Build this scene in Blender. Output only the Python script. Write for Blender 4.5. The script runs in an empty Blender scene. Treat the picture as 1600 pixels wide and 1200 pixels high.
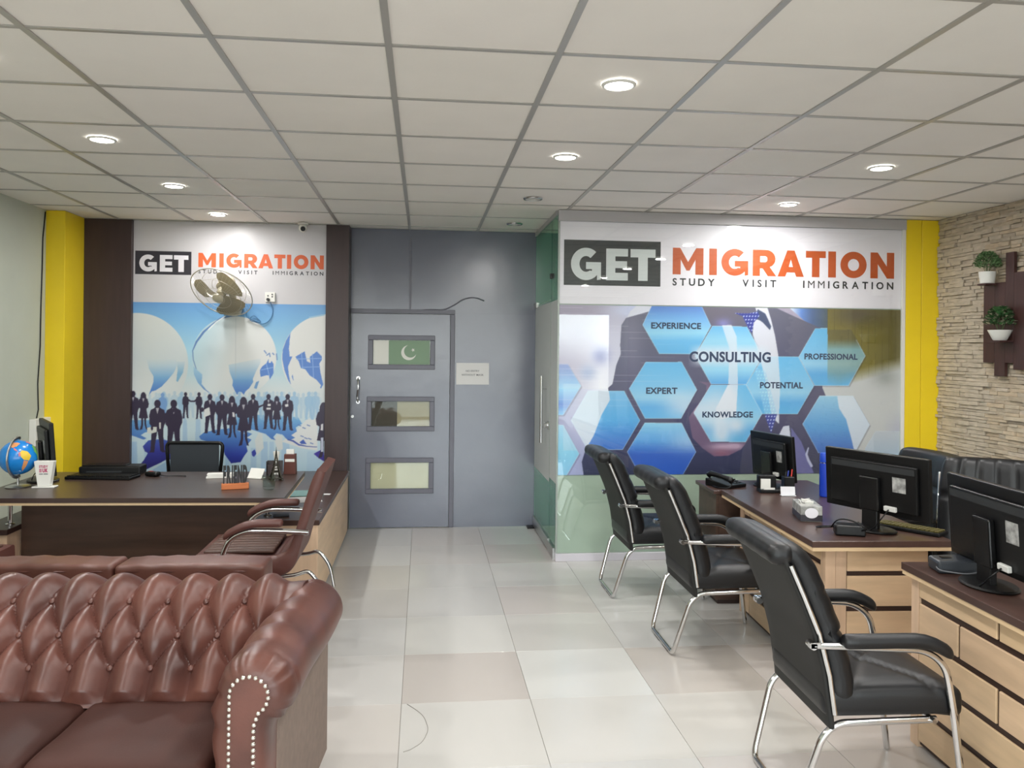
import bpy, bmesh, math, random
import numpy as np
from mathutils import Vector, Matrix, Euler
R = random.Random(7)
PI = math.pi
SC = bpy.context.scene
COL = SC.collection

# ---------------------------------------------------------------- camera
CF, CYAW, CROLL, PPX, PPY, CZ = 1264.0, 0.1088, 0.00986, 800.0, 545.2, 1.644
_c, _s = math.cos(CYAW), math.sin(CYAW)
V_F = Vector((_s, _c, 0)); _r0 = Vector((_c, -_s, 0)); _u0 = Vector((0, 0, 1))
V_R = math.cos(CROLL) * _r0 + math.sin(CROLL) * _u0
V_U = -math.sin(CROLL) * _r0 + math.cos(CROLL) * _u0
cam_d = bpy.data.cameras.new('camera'); cam = bpy.data.objects.new('camera', cam_d); COL.objects.link(cam)
m = Matrix.Identity(4)
for i in range(3):
    m[i][0] = V_R[i]; m[i][1] = V_U[i]; m[i][2] = -V_F[i]
m.translation = (0, 0, CZ)
cam.matrix_world = m
cam_d.sensor_width = 36; cam_d.lens = CF / 1600 * 36
cam_d.shift_y = -(600 - PPY) / 1600; cam_d.clip_start = 0.02
SC.camera = cam

def at(x, y, X=None, Y=None, Z=None):
    """survey of the photograph: where the sight line of a measured point meets a known plane"""
    d = (x - PPX) / CF * V_R - (y - PPY) / CF * V_U + V_F
    t = X / d.x if X is not None else Y / d.y if Y is not None else (Z - CZ) / d.z
    return Vector((0, 0, CZ)) + t * d

# ---------------------------------------------------------------- world, light, exposure
w = bpy.data.worlds.new('daylight'); SC.world = w; w.use_nodes = True
nt = w.node_tree; nt.nodes.clear()
o_ = nt.nodes.new('ShaderNodeOutputWorld'); b_ = nt.nodes.new('ShaderNodeBackground')
tc = nt.nodes.new('ShaderNodeTexCoord'); sx = nt.nodes.new('ShaderNodeSeparateXYZ'); rp = nt.nodes.new('ShaderNodeValToRGB')
mr = nt.nodes.new('ShaderNodeMapRange'); mr.inputs[1].default_value = -1; mr.inputs[2].default_value = 1
nt.links.new(tc.outputs['Generated'], sx.inputs[0]); nt.links.new(sx.outputs[2], mr.inputs[0]); nt.links.new(mr.outputs[0], rp.inputs[0])
cr = rp.color_ramp
cr.elements[0].position = 0.0; cr.elements[0].color = (.20, .18, .16, 1)
cr.elements[1].position = 1.0; cr.elements[1].color = (.62, .78, 1.0, 1)
e = cr.elements.new(.49); e.color = (.30, .27, .24, 1)
e = cr.elements.new(.51); e.color = (.95, .97, 1.0, 1)
nt.links.new(rp.outputs[0], b_.inputs[0]); nt.links.new(b_.outputs[0], o_.inputs[0])
b_.inputs[1].default_value = 7.5

XL, XR, YB, YF, ZC = -3.04, 4.18, 7.47, -3.9, 2.726
pl = bpy.data.lights.new('shopfront_portal', 'AREA'); pl.shape = 'RECTANGLE'; pl.size = 6.6; pl.size_y = 2.35
pl.cycles.is_portal = True
po = bpy.data.objects.new('shopfront_portal', pl); COL.objects.link(po); po.location = (.55, YF + .02, 1.24); po.rotation_euler = (math.radians(90), 0, 0)

LAMP_W = 12.5
SC.view_settings.view_transform = 'Standard'; SC.view_settings.look = 'None'
SC.view_settings.exposure = 0.33; SC.view_settings.gamma = 1.0
SC.view_settings.use_curve_mapping = False

# ---------------------------------------------------------------- materials
def lin(c):
    c = c / 255.0
    return c / 12.92 if c <= .04045 else ((c + .055) / 1.055) ** 2.4
def L3(rgb, k=1.0): return tuple(min(1.0, lin(v) * k) for v in rgb) + (1,)
MATS = {}
def mat(name, rgb=(128, 128, 128), rough=.5, metal=0.0, var=0.0, scale=6.0, stretch=(1, 1, 1), bump=0.0, bscale=200.0,
        coat=0.0, spec=.5, tint=False, detail=4.0, rgb2=None, vcol=False, rvar=0.0, bdist=.002, emit=0.0, alpha=1.0, blotch=0.0):
    if name in MATS: return MATS[name]
    m = bpy.data.materials.new(name); m.use_nodes = True; MATS[name] = m
    n = m.node_tree; p = n.nodes['Principled BSDF']; lk = n.links.new
    p.inputs['Roughness'].default_value = rough; p.inputs['Metallic'].default_value = metal
    p.inputs['Coat Weight'].default_value = coat; p.inputs['Coat Roughness'].default_value = .06
    p.inputs['Specular IOR Level'].default_value = spec
    c = L3(rgb)
    p.inputs['Base Color'].default_value = c
    m.diffuse_color = c
    src = None
    if vcol:
        a = n.nodes.new('ShaderNodeAttribute'); a.attribute_name = 'Col'; src = a.outputs['Color']
    tcn = None
    if var or bump or rvar or blotch:
        tcn = n.nodes.new('ShaderNodeTexCoord'); mp = n.nodes.new('ShaderNodeMapping'); mp.inputs['Scale'].default_value = stretch
        oi0 = n.nodes.new('ShaderNodeObjectInfo'); ad = n.nodes.new('ShaderNodeVectorMath'); ad.operation = 'ADD'
        sc_ = n.nodes.new('ShaderNodeMath'); sc_.operation = 'MULTIPLY'; sc_.inputs[1].default_value = 37.0
        lk(oi0.outputs['Random'], sc_.inputs[0]); lk(tcn.outputs['Object'], ad.inputs[0]); lk(sc_.outputs[0], ad.inputs[1]); lk(ad.outputs[0], mp.inputs[0])
    if var:
        nz = n.nodes.new('ShaderNodeTexNoise'); nz.inputs['Scale'].default_value = scale; nz.inputs['Detail'].default_value = detail
        lk(mp.outputs[0], nz.inputs['Vector'])
        cr = n.nodes.new('ShaderNodeValToRGB')
        lo = tuple(v * (1 - var) for v in c[:3]) + (1,)
        hi = L3(rgb2) if rgb2 else tuple(min(1, v * (1 + var)) for v in c[:3]) + (1,)
        cr.color_ramp.elements[0].position = .3; cr.color_ramp.elements[0].color = lo
        cr.color_ramp.elements[1].position = .7; cr.color_ramp.elements[1].color = hi
        lk(nz.outputs['Fac'], cr.inputs[0]); src = cr.outputs[0]
        if rvar:
            mrn = n.nodes.new('ShaderNodeMapRange'); mrn.inputs[3].default_value = max(.02, rough - rvar); mrn.inputs[4].default_value = rough + rvar
            lk(nz.outputs['Fac'], mrn.inputs[0]); lk(mrn.outputs[0], p.inputs['Roughness'])
    if tint:
        oi = n.nodes.new('ShaderNodeObjectInfo'); mx = n.nodes.new('ShaderNodeMix'); mx.data_type = 'RGBA'; mx.blend_type = 'MULTIPLY'; mx.inputs[0].default_value = 1
        if src: lk(src, mx.inputs[6])
        else: mx.inputs[6].default_value = c
        lk(oi.outputs['Color'], mx.inputs[7]); src = mx.outputs[2]
    if src: lk(src, p.inputs['Base Color'])
    if bump:
        bn = n.nodes.new('ShaderNodeTexNoise'); bn.inputs['Scale'].default_value = bscale; bn.inputs['Detail'].default_value = 3
        lk(mp.outputs[0], bn.inputs['Vector'])
        bu = n.nodes.new('ShaderNodeBump'); bu.inputs['Strength'].default_value = bump; bu.inputs['Distance'].default_value = bdist
        lk(bn.outputs['Fac'], bu.inputs['Height']); lk(bu.outputs[0], p.inputs['Normal'])
    if emit:
        p.inputs['Emission Color'].default_value = c; p.inputs['Emission Strength'].default_value = emit
    return m
def glass(name, rgb, refl_rough=0.0, ior=1.5, boost=1.0):
    if name in MATS: return MATS[name]
    m = bpy.data.materials.new(name); m.use_nodes = True; MATS[name] = m
    n = m.node_tree; n.nodes.clear(); lk = n.links.new
    o = n.nodes.new('ShaderNodeOutputMaterial'); mx = n.nodes.new('ShaderNodeMixShader'); t = n.nodes.new('ShaderNodeBsdfTransparent'); g = n.nodes.new('ShaderNodeBsdfGlossy')
    f = n.nodes.new('ShaderNodeFresnel'); ge = n.nodes.new('ShaderNodeNewGeometry'); mi = n.nodes.new('ShaderNodeMapRange')
    mi.inputs[3].default_value = ior; mi.inputs[4].default_value = 1 / ior      # same reflection on both faces of the sheet
    lk(ge.outputs['Backfacing'], mi.inputs[0]); lk(mi.outputs[0], f.inputs[0])
    t.inputs[0].default_value = L3(rgb); g.inputs['Roughness'].default_value = refl_rough; g.inputs[0].default_value = (.95, .97, .96, 1)
    lk(f.outputs[0], mx.inputs[0]); lk(t.outputs[0], mx.inputs[1]); lk(g.outputs[0], mx.inputs[2]); lk(mx.outputs[0], o.inputs[0])
    return m
def emitter(name, rgb, s):
    if name in MATS: return MATS[name]
    m = bpy.data.materials.new(name); m.use_nodes = True; MATS[name] = m
    n = m.node_tree; n.nodes.clear()
    o = n.nodes.new('ShaderNodeOutputMaterial'); e = n.nodes.new('ShaderNodeEmission'); e.inputs[0].default_value = L3(rgb); e.inputs[1].default_value = s
    n.links.new(e.outputs[0], o.inputs[0]); return m

# ---------------------------------------------------------------- object helpers
def link(o, parent=None):
    COL.objects.link(o)
    if parent is not None: o.parent = parent
    return o
def mk(name, bm, m, parent=None, loc=(0, 0, 0), rot=(0, 0, 0), smooth=False, angle=None):
    me = bpy.data.meshes.new(name)
    bmesh.ops.recalc_face_normals(bm, faces=bm.faces[:])
    if smooth:
        for f in bm.faces: f.smooth = True
    if angle is not None:
        for ed in bm.edges:
            if len(ed.link_faces) == 2 and ed.calc_face_angle(0) > angle: ed.smooth = False
    bm.to_mesh(me); bm.free()
    o = bpy.data.objects.new(name, me); o.location = loc; o.rotation_euler = rot
    for mm in (m if isinstance(m, (list, tuple)) else [m]): me.materials.append(mm)
    return link(o, parent)
def mk_me(name, me, parent=None, loc=(0, 0, 0), rot=(0, 0, 0)):
    o = bpy.data.objects.new(name, me); o.location = loc; o.rotation_euler = rot
    return link(o, parent)
def tag(o, label=None, cat=None, group=None, kind=None):
    if label: o['label'] = label
    if cat: o['category'] = cat
    if group: o['group'] = group
    if kind: o['kind'] = kind
    return o
def thing(name, label, cat, loc=(0, 0, 0), rotz=0.0, group=None):
    o = bpy.data.objects.new(name, None); o.empty_display_size = .1
    o.location = loc; o.rotation_euler = (0, 0, rotz); link(o)
    return tag(o, label, cat, group)
def struct(o): o['kind'] = 'structure'; return o
def dup(root, loc, rotz, label=None, group=None):
    r = root.copy(); COL.objects.link(r); r.location = loc; r.rotation_euler = (0, 0, rotz)
    if label: r['label'] = label
    if group: r['group'] = group
    for ch in list(root.children):
        c = ch.copy(); COL.objects.link(c); c.parent = r
        for g in list(ch.children):
            d = g.copy(); COL.objects.link(d); d.parent = c
    return r
NB = bmesh.new
def box(bm, x0, x1, y0, y1, z0, z1, bev=0.0, mtx=None, seg=1):
    vs = [bm.verts.new((x, y, z)) for x in (x0, x1) for y in (y0, y1) for z in (z0, z1)]
    fs = [bm.faces.new([vs[i] for i in q]) for q in ((0, 1, 3, 2), (4, 6, 7, 5), (0, 4, 5, 1), (2, 3, 7, 6), (0, 2, 6, 4), (1, 5, 7, 3))]
    if bev:
        es = list({e for f in fs for e in f.edges})
        r = bmesh.ops.bevel(bm, geom=es, offset=bev, segments=seg, affect='EDGES', profile=.5)
        vs = list({v for f in r['faces'] for v in f.verts} | {v for v in vs if v.is_valid})
    if mtx is not None:
        for v in vs: v.co = mtx @ v.co
    return vs
def boxo(name, m, x0, x1, y0, y1, z0, z1, parent=None, bev=0.0, seg=1, **k):
    bm = NB(); box(bm, x0, x1, y0, y1, z0, z1, bev, seg=seg); return mk(name, bm, m, parent, **k)
def cyl(bm, p0, p1, r0, r1=None, seg=16, caps=True):
    r1 = r0 if r1 is None else r1
    p0 = Vector(p0); p1 = Vector(p1); d = (p1 - p0).normalized()
    a = Vector((1, 0, 0)) if abs(d.x) < .9 else Vector((0, 1, 0))
    u = d.cross(a).normalized(); v = d.cross(u)
    A = [bm.verts.new(p0 + r0 * (math.cos(t) * u + math.sin(t) * v)) for t in [2 * PI * k / seg for k in range(seg)]]
    B = [bm.verts.new(p1 + r1 * (math.cos(t) * u + math.sin(t) * v)) for t in [2 * PI * k / seg for k in range(seg)]]
    for k in range(seg): bm.faces.new((A[k], A[(k + 1) % seg], B[(k + 1) % seg], B[k]))
    if caps: bm.faces.new(A[::-1]); bm.faces.new(B)
def lathe(bm, prof, seg=24, c=(0, 0, 0)):
    rings = []
    for r, z in prof:
        if r < 1e-5: rings.append([bm.verts.new((c[0], c[1], c[2] + z))])
        else: rings.append([bm.verts.new((c[0] + r * math.cos(2 * PI * k / seg), c[1] + r * math.sin(2 * PI * k / seg), c[2] + z)) for k in range(seg)])
    for A, B in zip(rings, rings[1:]):
        for k in range(seg):
            k2 = (k + 1) % seg
            if len(A) == 1 and len(B) == 1: continue
            if len(A) == 1: bm.faces.new((A[0], B[k], B[k2]))
            elif len(B) == 1: bm.faces.new((A[k], A[k2], B[0]))
            else: bm.faces.new((A[k], A[k2], B[k2], B[k]))
def fillet(pts, r, n=6):
    pts = [Vector(p) for p in pts]; out = [pts[0]]
    for a, b, c in zip(pts, pts[1:], pts[2:]):
        d1 = (a - b); d2 = (c - b); l = min(r, d1.length * .49, d2.length * .49)
        p, q = b + d1.normalized() * l, b + d2.normalized() * l
        for k in range(n + 1):
            t = k / n; out.append((1 - t) ** 2 * p + 2 * t * (1 - t) * b + t * t * q)
    out.append(pts[-1]); return out
def tube(bm, pts, r, seg=10, fil=0.0, closed=False, n=6, flat=1.0):
    P = [Vector(p) for p in pts]
    if fil: P = fillet(P, fil, n)
    N = len(P); rings = []; pu = None
    for i in range(N):
        if closed: d = P[(i + 1) % N] - P[i - 1]
        else: d = P[min(i + 1, N - 1)] - P[max(i - 1, 0)]
        d.normalize()
        if pu is None:
            a = Vector((0, 0, 1)) if abs(d.z) < .9 else Vector((0, 1, 0)); u = d.cross(a).normalized()
        else:
            u = (pu - d * pu.dot(d)).normalized()
        pu = u; v = d.cross(u)
        rr = r[i] if isinstance(r, (list, tuple)) else r
        rings.append([bm.verts.new(P[i] + rr * (math.cos(t) * u + flat * math.sin(t) * v)) for t in [2 * PI * k / seg for k in range(seg)]])
    for A, B in zip(rings, rings[1:] + ([rings[0]] if closed else [])):
        for k in range(seg): bm.faces.new((A[k], A[(k + 1) % seg], B[(k + 1) % seg], B[k]))
    if not closed: bm.faces.new(rings[0][::-1]); bm.faces.new(rings[-1])
def rbox(bm, c, s, r, n=(8, 8, 8), f=None, pw=2.0):
    """soft rounded block: cube grid pushed onto a rounded box, then shaped by f"""
    c = Vector(c); h = Vector(s) / 2; seen = {}
    def vert(a):
        key = tuple(round(q, 5) for q in a)
        if key in seen: return seen[key]
        p = Vector((a[0] * h.x, a[1] * h.y, a[2] * h.z))
        i = Vector([max(-(h[k] - r), min(h[k] - r, p[k])) for k in range(3)]); d = p - i
        if d.length > 1e-9:
            nn = (abs(d.x) ** pw + abs(d.y) ** pw + abs(d.z) ** pw) ** (1 / pw); p = i + d * (r / nn)
        q = p + c
        if f: q = Vector(f(q))
        v = bm.verts.new(q); seen[key] = v; return v
    def rng(k):
        m = n[k]; rr = min(.9, r / h[k])
        a = [-1, -1 + rr * .45, -1 + rr]; b = [1 - rr, 1 - rr * .45, 1]
        lo, hi = -1 + rr, 1 - rr
        return a + [lo + (hi - lo) * j / m for j in range(1, m)] + b
    g = [rng(0), rng(1), rng(2)]
    for ax in range(3):
        u, v = [k for k in range(3) if k != ax]
        for sgn in (-1, 1):
            for i in range(len(g[u]) - 1):
                for j in range(len(g[v]) - 1):
                    q = []
                    for (ii, jj) in ((i, j), (i + 1, j), (i + 1, j + 1), (i, j + 1)):
                        a = [0, 0, 0]; a[ax] = sgn; a[u] = g[u][ii]; a[v] = g[v][jj]; q.append(vert(a))
                    if len(set(q)) == 4: bm.faces.new(q if sgn > 0 else q[::-1])
def prism(bm, poly, z0, z1, mtx=None):
    """poly in xy extruded z0..z1, mapped by mtx"""
    A = [Vector((p[0], p[1], z0)) for p in poly]; B = [Vector((p[0], p[1], z1)) for p in poly]
    if mtx is not None: A = [mtx @ p for p in A]; B = [mtx @ p for p in B]
    A = [bm.verts.new(p) for p in A]; B = [bm.verts.new(p) for p in B]; n = len(A)
    bm.faces.new(A[::-1]); bm.faces.new(B)
    for k in range(n): bm.faces.new((A[k], A[(k + 1) % n], B[(k + 1) % n], B[k]))
RX90 = Matrix.Rotation(PI / 2, 4, 'X')   # xy drawing -> xz wall facing -y
def curve_me(contours, ext=.0008):
    cu = bpy.data.curves.new('outline', 'CURVE'); cu.dimensions = '2D'; cu.fill_mode = 'BOTH'; cu.extrude = ext
    for c in contours:
        sp = cu.splines.new('POLY'); sp.points.add(len(c) - 1); sp.use_cyclic_u = True
        for p, q in zip(sp.points, c): p.co = (q[0], q[1], 0, 1)
    o = bpy.data.objects.new('outline', cu); COL.objects.link(o); bpy.context.view_layer.update()
    me = bpy.data.meshes.new_from_object(o.evaluated_get(bpy.context.evaluated_depsgraph_get()))
    bpy.data.objects.remove(o); bpy.data.curves.remove(cu); return me
def text_me(s, size, bold=0.0, spacing=1.0, ext=.0006, xs=1.0, width=None, align='CENTER'):
    cu = bpy.data.curves.new('text', 'FONT'); cu.body = s; cu.size = 1.0; bold = 0.0 if s in ('M', 'W') else bold; cu.offset = bold; cu.space_character = spacing; cu.extrude = .02
    cu.align_x = align; cu.resolution_u = 4
    o = bpy.data.objects.new('text', cu); COL.objects.link(o); bpy.context.view_layer.update()
    me = bpy.data.meshes.new_from_object(o.evaluated_get(bpy.context.evaluated_depsgraph_get()))
    bpy.data.objects.remove(o); bpy.data.curves.remove(cu)
    n = len(me.vertices); co = np.empty(n * 3); me.vertices.foreach_get('co', co); co = co.reshape(-1, 3)
    # fit: size = cap height, width if asked
    lo, hi = co.min(0), co.max(0)
    k = size / (hi[1] - lo[1]); kx = (width / (hi[0] - lo[0])) if width else k * xs
    co[:, 0] = (co[:, 0] - (lo[0] + hi[0]) / 2) * kx; co[:, 1] = (co[:, 1] - lo[1]) * k; co[:, 2] *= ext / .02
    me.vertices.foreach_set('co', co.ravel()); me.update(); return me

# ================================================================= the room
m_grout = mat('grout', (150, 146, 138), .8)
m_tile = mat('porcelain', (194, 193, 190), .22, var=.05, scale=1.6, stretch=(1, .35, 1), tint=True, rvar=.05)
m_ctile = mat('ceiling_board', (240, 236, 230), .75, var=.02, scale=3, bump=.15, bscale=90, tint=True)
m_bar = mat('grid_metal', (176, 173, 168), .35, metal=.25)
m_wallL = mat('cream_paint', (188, 193, 179), .6, var=.04, scale=2.5, bump=.2, bscale=25)
m_yellow = mat('yellow_paint', (238, 208, 36), .32, var=.03, scale=3)
m_brown = mat('dark_brown_laminate', (58, 42, 42), .38, var=.12, scale=5, stretch=(6, 6, .5), bump=.1, bscale=40)
m_door = mat('grey_metal_paint', (102, 106, 121), .22, spec=.9, var=.06, scale=1.5, bump=.45, bscale=6, bdist=.004, rvar=.06)
m_doorf = mat('grey_metal_moulding', (96, 96, 108), .33, var=.06, scale=6, bump=.5, bscale=30)
m_chrome = mat('chrome', (214, 214, 214), .12, metal=1.0)
m_steel = mat('brushed_steel', (190, 190, 188), .3, metal=1.0)
m_alu = mat('white_aluminium', (206, 203, 210), .4, metal=.1)
m_header = mat('grey_header', (178, 176, 178), .5)
m_glass = glass('clear_glass', (250, 253, 251))
m_green = glass('green_glass', (176, 228, 206))
m_frost = mat('frosted_film', (196, 202, 202), .55)
m_green_back = mat('pale_green_film', (178, 190, 178), .5)
m_black = mat('black_plastic', (11, 11, 12), .4, spec=.35, bump=.1, bscale=300)
m_white = mat('white_plastic', (225, 224, 218), .4)
m_int = mat('inner_wall_paint', (205, 214, 205), .7)
m_dark = mat('dark_void', (20, 18, 18), .7)

# floor of porcelain tiles
bm = NB(); box(bm, XL - .1, XR + .12, YF - .1, YB + .1, -.08, -.004)
floor = struct(mk('floor', bm, m_grout))
fx0, fy0, ts = -.0859, 3.768, .6
tm = {}
special = {(0, 0): (.84, .79, .76), (1, 0): (1.06, 1.07, 1.06), (2, 0): (.88, .83, .79), (-1, 0): (.97, .96, .95), (0, 1): (1.0, 1.0, .98), (0, -1): (1.01, 1.0, .98), (1, -1): (.99, .98, .96), (2, -1): (.97, .95, .92), (-1, -1): (.96, .92, .89), (1, 1): (.95, .94, .92), (-1, 2): (.86, .84, .82), (-1, 3): (.86, .84, .82)}
for i in range(-6, 9):
    for j in range(-14, 8):
        x0, x1 = fx0 + i * ts, fx0 + (i + 1) * ts; y0, y1 = fy0 + j * ts, fy0 + (j + 1) * ts
        a0, a1, b0, b1 = max(x0 + .0012, XL), min(x1 - .0012, XR), max(y0 + .0004, YF), min(y1 - .0004, YB)
        if a1 - a0 < .02 or b1 - b0 < .02: continue
        key = (round(a1 - a0, 3), round(b1 - b0, 3))
        if key not in tm:
            b = NB(); box(b, -key[0] / 2, key[0] / 2, -key[1] / 2, key[1] / 2, -.008, 0, .0007); me = bpy.data.meshes.new('tile'); bmesh.ops.recalc_face_normals(b, faces=b.faces[:]); b.to_mesh(me); b.free(); me.materials.append(m_tile); tm[key] = me
        o = mk_me('tile', tm[key], floor, ((a0 + a1) / 2, (b0 + b1) / 2, 0))
        t = special.get((i, j))
        if not t:
            k = R.uniform(.93, 1.0); p = R.choice([0, 0, 0, .035, .06]); t = (k, k - p * .8, k - p)
        o.color = tuple(t) + (1,)

# suspended ceiling
bm = NB(); box(bm, XL - .1, XR + .12, YF - .1, YB + .1, ZC + .03, ZC + .12)
ceil = struct(mk('ceiling', bm, mat('ceiling_void', (120, 118, 114), .9)))
gx, gy, cs = -.1358, 2.928, .6188
ci = [k for k in range(-6, 9) if XL - cs < gx + k * cs < XR]; cj = [k for k in range(-13, 9) if YF - cs < gy + k * cs < YB]
cm = {}
for i in ci:
    for j in cj:
        a0, a1 = max(gx + i * cs + .004, XL), min(gx + (i + 1) * cs - .004, XR); b0, b1 = max(gy + j * cs + .004, YF), min(gy + (j + 1) * cs - .004, YB)
        if a1 - a0 < .02 or b1 - b0 < .02: continue
        key = (round(a1 - a0, 3), round(b1 - b0, 3))
        if key not in cm:
            b = NB(); box(b, -key[0] / 2, key[0] / 2, -key[1] / 2, key[1] / 2, 0, .02); me = bpy.data.meshes.new('ceiling_tile'); bmesh.ops.recalc_face_normals(b, faces=b.faces[:]); b.to_mesh(me); b.free(); me.materials.append(m_ctile); cm[key] = me
        o = mk_me('ceiling_tile', cm[key], ceil, ((a0 + a1) / 2, (b0 + b1) / 2, ZC + .003))
        k = R.uniform(.975, 1.0); o.color = (k, k * R.uniform(.99, 1), k * R.uniform(.98, .995), 1)
for i in ci + [ci[-1] + 1]:
    x = gx + i * cs
    if XL < x < XR: boxo('grid_bar', m_bar, x - .0125, x + .0125, YF, YB, ZC - .003, ZC + .01, ceil)
for j in cj + [cj[-1] + 1]:
    y = gy + j * cs
    if YF < y < YB: boxo('cross_bar', m_bar, XL, XR, y - .0105, y + .0105, ZC - .002, ZC + .01, ceil)

# walls
struct(boxo('wall_left', m_wallL, XL - .12, XL, YF - .1, YB + .1, 0, ZC + .02))
struct(boxo('wall_back', m_int, XL, XR, YB + .005, YB + .12, 0, ZC + .02))
struct(boxo('wall_right', mat('stone_bed', (120, 108, 92), .9, var=.25, scale=9, stretch=(1, 1, 5), bump=.6, bscale=20), XR + .012, XR + .12, YF - .1, YB + .1, 0, ZC + .02))
wf = struct(boxo('wall_front', m_wallL, XL, XR, YF - .1, YF, 2.42, ZC + .02))
boxo('side_pier', m_wallL, XL, -2.75, YF - .1, YF, 0, 2.42, wf); boxo('side_pier', m_wallL, 3.85, XR, YF - .1, YF, 0, 2.42, wf)
win = bpy.data.objects.new('window_1', None); link(win); struct(win)
boxo('sill_rail', m_steel, -2.75, 3.85, YF - .06, YF - .01, 0, .06, win); boxo('head_rail', m_steel, -2.75, 3.85, YF - .06, YF - .01, 2.36, 2.42, win)
for x in (-2.75, -1.1, .55, 2.2, 3.79): boxo('mullion', m_steel, x, x + .06, YF - .06, YF - .01, .06, 2.36, win)
for x in (-2.69, -1.04, .61, 2.26): boxo('pane', m_glass, x, x + 1.53, YF - .04, YF - .034, .06, 2.36, win)
struct(boxo('ground', mat('pavement', (128, 122, 114), .8, var=.2, scale=2), -12, 12, -22, YF - .12, -.12, -.05))

# left corner column, brown panels
struct(boxo('trim_1', m_yellow, XL, -2.892, 6.90, 7.30, 0, ZC, None, .002))
struct(boxo('trim_2', m_brown, -2.892, -2.502, 7.265, YB, 0, ZC, None, .002))
struct(boxo('trim_3', m_brown, -.862, -.662, 7.265, YB, 0, ZC, None, .002))
struct(boxo('trim_4', m_white, -2.502, -.862, 7.312, YB, 0, ZC))

# painted metal wall and door
DY = YB
dw = struct(boxo('wall_door_side', m_door, -.660, 1.035, DY - .015, DY + .004, 1.965, ZC))
boxo('side_sheet', m_door, .262, 1.035, DY - .015, DY + .004, 0, 1.9648, dw)
bm = NB()
for k in range(22):
    z = 1.99 + k * .03; box(bm, -.135 + R.uniform(-.004, .004), -.118 + R.uniform(-.004, .004), DY - .0185, DY - .0145, z, z + .031, .001)
mk('weld_seam', bm, m_doorf, dw)
bm = NB(); pts = [(-.05, DY - .015, 1.985), (.07, DY - .016, 2.0), (.17, DY - .016, 1.99), (.26, DY - .016, 2.03), (.36, DY - .016, 2.10), (.46, DY - .016, 2.12), (.55, DY - .015, 2.085)]
tube(bm, pts, .007, 6, .06); mk('filler_seam', bm, m_doorf, dw, smooth=True)
boxo('frame_head', m_doorf, -.660, .285, DY - .027, DY - .0155, 1.955, 1.995, dw, .003)
boxo('frame_jamb', m_doorf, .243, .285, DY - .027, DY - .0155, 0, 1.954, dw, .003)
d1 = bpy.data.objects.new('door_1', None); link(d1); struct(d1); d1.location = (0, 0, 0)
WN = [(-.457, .06, 1.491, 1.714), (-.465, .06, .928, 1.155), (-.47, .056, .359, .597)]
bm = NB()
zs = [0.006] + [q for wv in reversed(WN) for q in (wv[2], wv[3])] + [1.952]
box(bm, -.655, -.4705, DY - .02, DY + .003, .006, 1.952); box(bm, .0605, .24, DY - .02, DY + .003, .006, 1.952)
for a, b in ((.006, .359), (.597, .928), (1.155, 1.491), (1.714, 1.952)): box(bm, -.4705, .0605, DY - .02, DY + .003, a, b)
mk('door_leaf', bm, m_door, d1)
for n, (a, b, c, d) in enumerate(WN):
    bm = NB(); e = .044
    for q in ((a - e, b + e, d, d + e), (a - e, b + e, c - e, c), (a - e, a, c, d), (b, b + e, c, d)):
        box(bm, q[0], q[1], DY - .034, DY - .0205, q[2], q[3], .004)
    fr = mk('window_frame', bm, m_doorf, d1)
    boxo('pane', m_glass, a, b, DY - .014, DY - .010, c, d, fr)
    if n == 1:
        boxo('backing', mat('brown_backing', (72, 62, 54), .6), a, -.235, DY - .004, DY + .002, c, d, fr)
        boxo('backing', mat('tan_backing', (176, 160, 132), .6, var=.06, scale=5), -.235, b, DY - .004, DY + .002, c, d, fr)
    elif n == 2: boxo('backing', mat('cream_backing', (205, 196, 168), .6, var=.04, scale=4), a, b, DY - .004, DY + .002, c, d, fr)
bm = NB(); hx = -.587
tube(bm, [(hx, DY - .02, 1.365), (hx, DY - .055, 1.355), (hx + .004, DY - .062, 1.28), (hx - .004, DY - .055, 1.20), (hx, DY - .055, 1.16), (hx, DY - .02, 1.15)], .009, 10, .03)
cyl(bm, (hx, DY - .021, 1.365), (hx, DY - .026, 1.365), .017); cyl(bm, (hx, DY - .021, 1.15), (hx, DY - .026, 1.15), .017)
mk('door_handle', bm, m_chrome, d1, smooth=True, angle=.6)
bm = NB(); cyl(bm, (-.636, DY - .02, 1.018), (-.636, DY - .03, 1.018), .013); box(bm, -.6385, -.6335, DY - .034, DY - .03, 1.005, 1.031)
mk('keyhole', bm, m_steel, d1)

# flag on the upper pane, paper notice
flag = boxo('flag_print', mat('flag_green', (120, 148, 120), .45), -.316, .056, DY - .0165, DY - .0148, 1.493, 1.712)
tag(flag, 'green and white crescent flag print in the top window of the grey door', 'flag')
boxo('white_band', mat('flag_white', (222, 222, 214), .5), -.456, -.3162, DY - .0165, DY - .0148, 1.493, 1.712, flag)
cx_, cz_ = -.135, 1.60
oa = [(cx_ + .068 * math.cos(t), cz_ + .068 * math.sin(t)) for t in [math.radians(40 + 10 - 40 + a) for a in range(60, 331, 9)]]
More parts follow.
